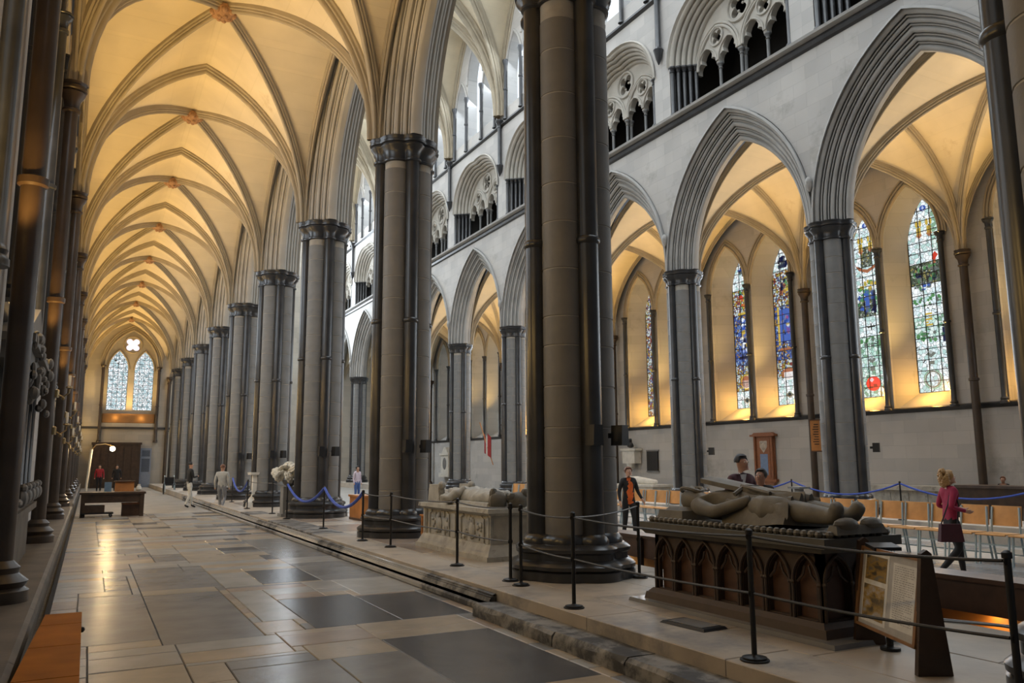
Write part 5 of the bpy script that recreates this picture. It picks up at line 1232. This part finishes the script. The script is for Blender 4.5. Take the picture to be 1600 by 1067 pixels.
# ------------------------------------------------------------------ left side of the aisle
bx = thing('low_bench', 'low orange brown wooden bench in the near left corner beside the ledge', 'bench', (0, 0, 0))
YS = [4.3, 5.25, 6.15, 6.95, 7.45]
for k in range(4):
    y0, y1 = YS[k]+.006, YS[k+1]-.006; xl = lambda y: -.325+(y-4.3)*.034
    b = MB(); b.add([(xl(y0), y0, .41), (.035, y0, .41), (.035, y1, .41), (xl(y1), y1, .41), (xl(y0), y0, .45), (.035, y0, .45), (.035, y1, .45), (xl(y1), y1, .45)], [(3, 2, 1, 0), (4, 5, 6, 7), (0, 1, 5, 4), (1, 2, 6, 5), (2, 3, 7, 6), (3, 0, 4, 7)]); b.build('top_panel', 'boxwood', bx, smooth=0)
b = MB(); b.box(.005, .025, 4.32, 7.43, .04, .41); b.box(-.20, .02, 7.41, 7.43, .04, .41); b.build('side_panel', 'wood', bx, smooth=0)
for y in (4.5, 5.9, 7.3): b = MB(); b.box(-.20, .02, y-.03, y+.03, 0, .41); b.build('leg', 'wood', bx, smooth=0)
b = MB(); b.ball((.04, 6.95, .40), .022, 8, 5); b.build('knob', 'black', bx)
tb = thing('oak_table', 'dark oak table standing in the aisle under the lamp', 'table', (.78, 29.1, 0))
b = MB(); b.box(-.95, .92, -.75, .75, .70, .76); b.build('top', 'wood', tb, smooth=0)
b = MB(); b.box(-.86, .84, -.68, -.64, .44, .70); b.box(-.86, .84, .64, .68, .44, .70); b.box(-.86, -.82, -.64, .64, .44, .70); b.box(.80, .84, -.64, .64, .44, .70); b.build('apron', 'wood', tb, smooth=0)
for x in (-.84, .82):
    for y in (-.66, .66): b = MB(); b.box(x-.06, x+.06, y-.06, y+.06, 0, .70); b.build('leg', 'wood', tb, smooth=0)
t = thing('low_trolley', 'low dark trolley on wheels parked under the left end of the oak table', 'trolley', (.25, 28.6, 0))
b = MB(); b.box(-.35, .55, -.3, .3, .10, .14); b.build('deck', 'black', t, smooth=0); b = MB(); b.box(-.3, .3, -.25, .25, .14, .36); b.build('crate', 'wood', t, smooth=0)
for x in (-.28, .48):
    for y in (-.24, .24): b = MB(); b.grid(ring((x, y, .05), .035, .015, 1, 10, 5)); b.build('wheel', 'black', t)
t = thing('wooden_crate', 'small orange wooden crate hanging below the oak table', 'box', (1.35, 29.0, 0)); b = MB(); b.box(-.3, .3, -.25, .25, .0, .36); b.build('body', 'wood2', t, smooth=0); b = MB(); b.box(-.31, .31, -.26, .26, .36, .40); b.build('lid', 'tabletwood', t, smooth=0)
t = thing('display_box', 'orange wooden display box on the oak table', 'box', (1.10, 29.2, .76)); b = MB(); b.box(-.28, .28, -.12, .12, 0, .30, ty=.03); b.build('body', 'orange', t, smooth=0); b = MB(); b.box(-.31, .31, -.15, .15, .30, .335); b.build('lid', 'wood2', t, smooth=0)
blk('bookblue', (.16, .26, .38), .6); t = thing('guide_book', 'upright pale blue guide book left of the display box on the oak table', 'book', (.62, 29.15, .76)); b = MB(); b.box(-.10, .10, -.03, .03, 0, .30); b.build('cover', 'bookblue', t, smooth=0); b = MB(); b.box(-.09, .105, -.02, .02, .01, .29); b.build('pages', 'paper', t, smooth=0)
b = MB(); b.lathe([(.06, 0), (.09, .06), (.07, .14), (.04, .18), (.05, .22)], 12); o = b.build('jug', 'white', None, (1.52, 29.1, .76)); tag(o, 'small pale jug right of the display box on the oak table', 'jug')
lp = thing('floor_lamp', 'white standing lamp with a bare bright bulb behind the oak table', 'lamp', (-.02, 30.2, 0))
b = MB(); b.lathe([(.16, 0), (.16, .02), (.03, .04)], 16); b.build('base', 'white', lp); b = MB(); b.tube([(0, 0, .03), (.03, 0, 1.0), (.11, 0, 2.12)], .035, 8); b.build('pole', 'white', lp)
b = MB(); b.tube([(.11, 0, 2.12), (.22, 0, 2.26), (.5, -.02, 2.30), (.70, -.04, 2.24)], .016, 7); b.lathe([(.05, .06), (.055, .02), (.04, .0)], 10, (.72, -.04, 2.18)); b.build('arm', 'brass', lp)
M['bulb'] = glow('bulb', (1, .78, .42), 22); b = MB(); b.ball((.72, -.04, 2.14), .085, 14, 9); b.build('bulb', 'bulb', lp)
light('floor_lamp_light', 'POINT', (.70, 30.0, 2.14), (0, 0, 0), 65, (1, .70, .34), .10)
# dark lobby, screen and clutter at the end of the aisle
ld = thing('wooden_lobby', 'dark panelled wooden lobby under the end window', 'lobby', (1.76, YEND-.9, 0))
b = MB(); b.box(-1.55, 1.55, .0, .85, 0, 3.05); b.build('body', 'wood', ld, smooth=0); b = MB(); b.box(-1.62, 1.62, -.06, .88, 3.05, 3.2); b.build('cornice', 'wood', ld, smooth=0)
for k in range(6): b = MB(); b.box(-1.45+k*.49, -1.06+k*.49, -.03, 0, .2, 2.9, ty=0); b.build('door_panel', 'wood', ld, smooth=0)
ds = thing('glass_door', 'tall blue grey glazed door right of the dark wooden lobby', 'door', (3.70, YEND-.5, 0))
blk('doorpaint', (.20, .24, .32), .5); b = MB(); plate(b, [(-.36, 0), (.36, 0), (.36, 2.8), (-.36, 2.8)], [[(-.27, 1.1), (.27, 1.1), (.27, 2.05), (-.27, 2.05)], [(-.27, 2.2), (.27, 2.2), (.27, 2.65), (-.27, 2.65)]], lambda u, v, d: (u, d, v), 0, .06); b.build('frame', 'doorpaint', ds, smooth=0)
blk('doorglass', (.10, .12, .16), .15)
for z0, z1 in ((1.1, 2.05), (2.2, 2.65)): b = MB(); b.box(-.27, .27, .02, .04, z0, z1); b.build('glass_pane', 'doorglass', ds, smooth=0)
b = MB(); b.ball((.28, -.03, 1.02), .03, 8, 5); b.build('handle', 'brass', ds)
t = thing('folded_wheelchair', 'dark wheelchair parked by the arcade near the end wall', 'wheelchair', (4.05, 48.5, 0))
for s in (-1, 1): b = MB(); b.grid(ring((s*.28, 0, .31), .29, .025, 0, 20, 6)); b.build('wheel', 'black', t); b = MB(); b.tube([(s*.24, .1, .3), (s*.24, .15, .95), (s*.24, .3, 1.0)], .02, 6); b.tube([(s*.24, .1, .5), (s*.24, -.4, .5), (s*.24, -.5, .12)], .02, 6); b.build('side_frame', 'steel', t)
b = MB(); b.box(-.24, .24, -.35, .1, .48, .53); b.build('seat', 'blackcloth', t, smooth=0); b = MB(); b.box(-.24, .24, .11, .15, .55, .92); b.build('backrest', 'blackcloth', t, smooth=0)
# carved wall monument between the first responds
wm = thing('carved_monument', 'dark carved wall monument with small columns above the left ledge', 'monument', (XL+.02, 11.6, .40))
b = MB(); b.box(0, .26, -1.7, 1.7, 0, .62); b.build('chest', 'ledge', wm, smooth=0); b = MB(); b.box(0, .34, -1.85, 1.85, .62, .70); b.box(0, .30, -1.8, 1.8, .70, .76); b.build('ledge', 'ledge', wm, smooth=0)
for y in (-1.5, -.75, 0, .75, 1.5):
    b = MB(); b.lathe([(.09, .76), (.09, .82), (.06, .88), (.055, 2.15), (.09, 2.25), (.10, 2.32)], 12, (.20, y, 0)); b.build('column', 'marble', wm)
    b = MB(); b.ball((.33, y+.3, .84), (.07, .09, .10), 8, 6); b.ball((.34, y+.3, .95), (.05, .06, .05), 8, 5); b.ball((.30, y+.12, .80), (.06, .12, .05), 8, 5); b.build('carved_figure', 'core', wm)
b = MB(); b.box(0, .30, -1.8, 1.8, 2.32, 2.50); b.box(0, .38, -1.9, 1.9, 2.50, 2.58); b.add([(.30, -1.8, 2.58), (.30, 1.8, 2.58), (.30, 0, 3.15), (0, -1.8, 2.58), (0, 1.8, 2.58), (0, 0, 3.15)], [(0, 1, 2), (5, 4, 3), (1, 4, 5, 2), (3, 0, 2, 5)]); b.build('entablature', 'core', wm, smooth=0)
rr = random.Random(6); b = MB()
for k in range(34): b.ball((rr.uniform(.30, .40), rr.uniform(-1.7, 1.7), rr.uniform(1.9, 2.7)), (rr.uniform(.03, .06), rr.uniform(.04, .09), rr.uniform(.04, .09)), 7, 5)
b.build('foliage_carving', 'core', wm)['kind'] = 'stuff'
b = MB(); b.box(0, .02, -1.6, 1.6, .8, 2.3); b.build('back_panel', 'dark', wm, smooth=0)
# brass wall lights on the left responds
def mk_brl(b):
    b.tube([(0, 0, 0), (.10, 0, -.05), (.18, 0, .02), (.18, 0, .08)], .014, 7); b.lathe([(.02, .08), (.06, .10), (.05, .12), (.015, .13)], 12, (.18, 0, 0)); b.lathe([(.05, -.06), (.05, .06), (.02, .08)], 10, (-.01, 0, 0)); b.ball((.10, 0, -.07), .03, 8, 5)
me_brl = me_of(mk_brl, 'arm', 'brass'); me_can = me_of(lambda b: b.lathe([(.022, .13), (.022, .30), (.018, .305)], 10, (.18, 0, 0)), 'candle', 'white')
OR = ['second', 'third', 'fourth', 'fifth', 'sixth', 'seventh']
for k, i in enumerate(range(2, 8)):
    for q, z in enumerate((2.75, 2.15)):
        t = thing('brass_wall_light', '%s brass candle bracket on the %s shaft of the left wall' % ('upper' if q == 0 else 'lower', OR[k]), 'wall lamp', (XL+.33+.115, YB(i), z), -.2+.4*q, 'brass brackets on the left wall')
        inst('arm', me_brl, t); inst('candle', me_can, t)

# blue ropes before the far arcade
for k, (x, y, lab) in enumerate(((16.9, 19.6, 'black stand before the far arcade, left of the man in maroon'), (16.9, 16.0, 'black stand before the far arcade, left of the pier with the orange sign'), (16.9, 12.7, 'black stand before the far arcade, right of the pier with the orange sign'), (16.9, 9.4, 'black stand before the far arcade, hidden near the right edge'))):
    POSTS['f%d' % k] = (x, y); t = thing('rope_stand', lab, 'stanchion', (x, y, ZP)); inst('post', me_post, t, (0, 0, .012)); inst('foot_plate', me_foot, t)
for k, lab in enumerate(('blue rope before the far arcade behind the man in maroon', 'blue rope before the far pier with the orange sign', 'blue rope before the long grey tomb chest across the nave')):
    rope('f%d' % k, 'f%d' % (k+1), .84, .30, .022, 'bluerope', lab, 'rope', 'blue ropes before the far arcade')
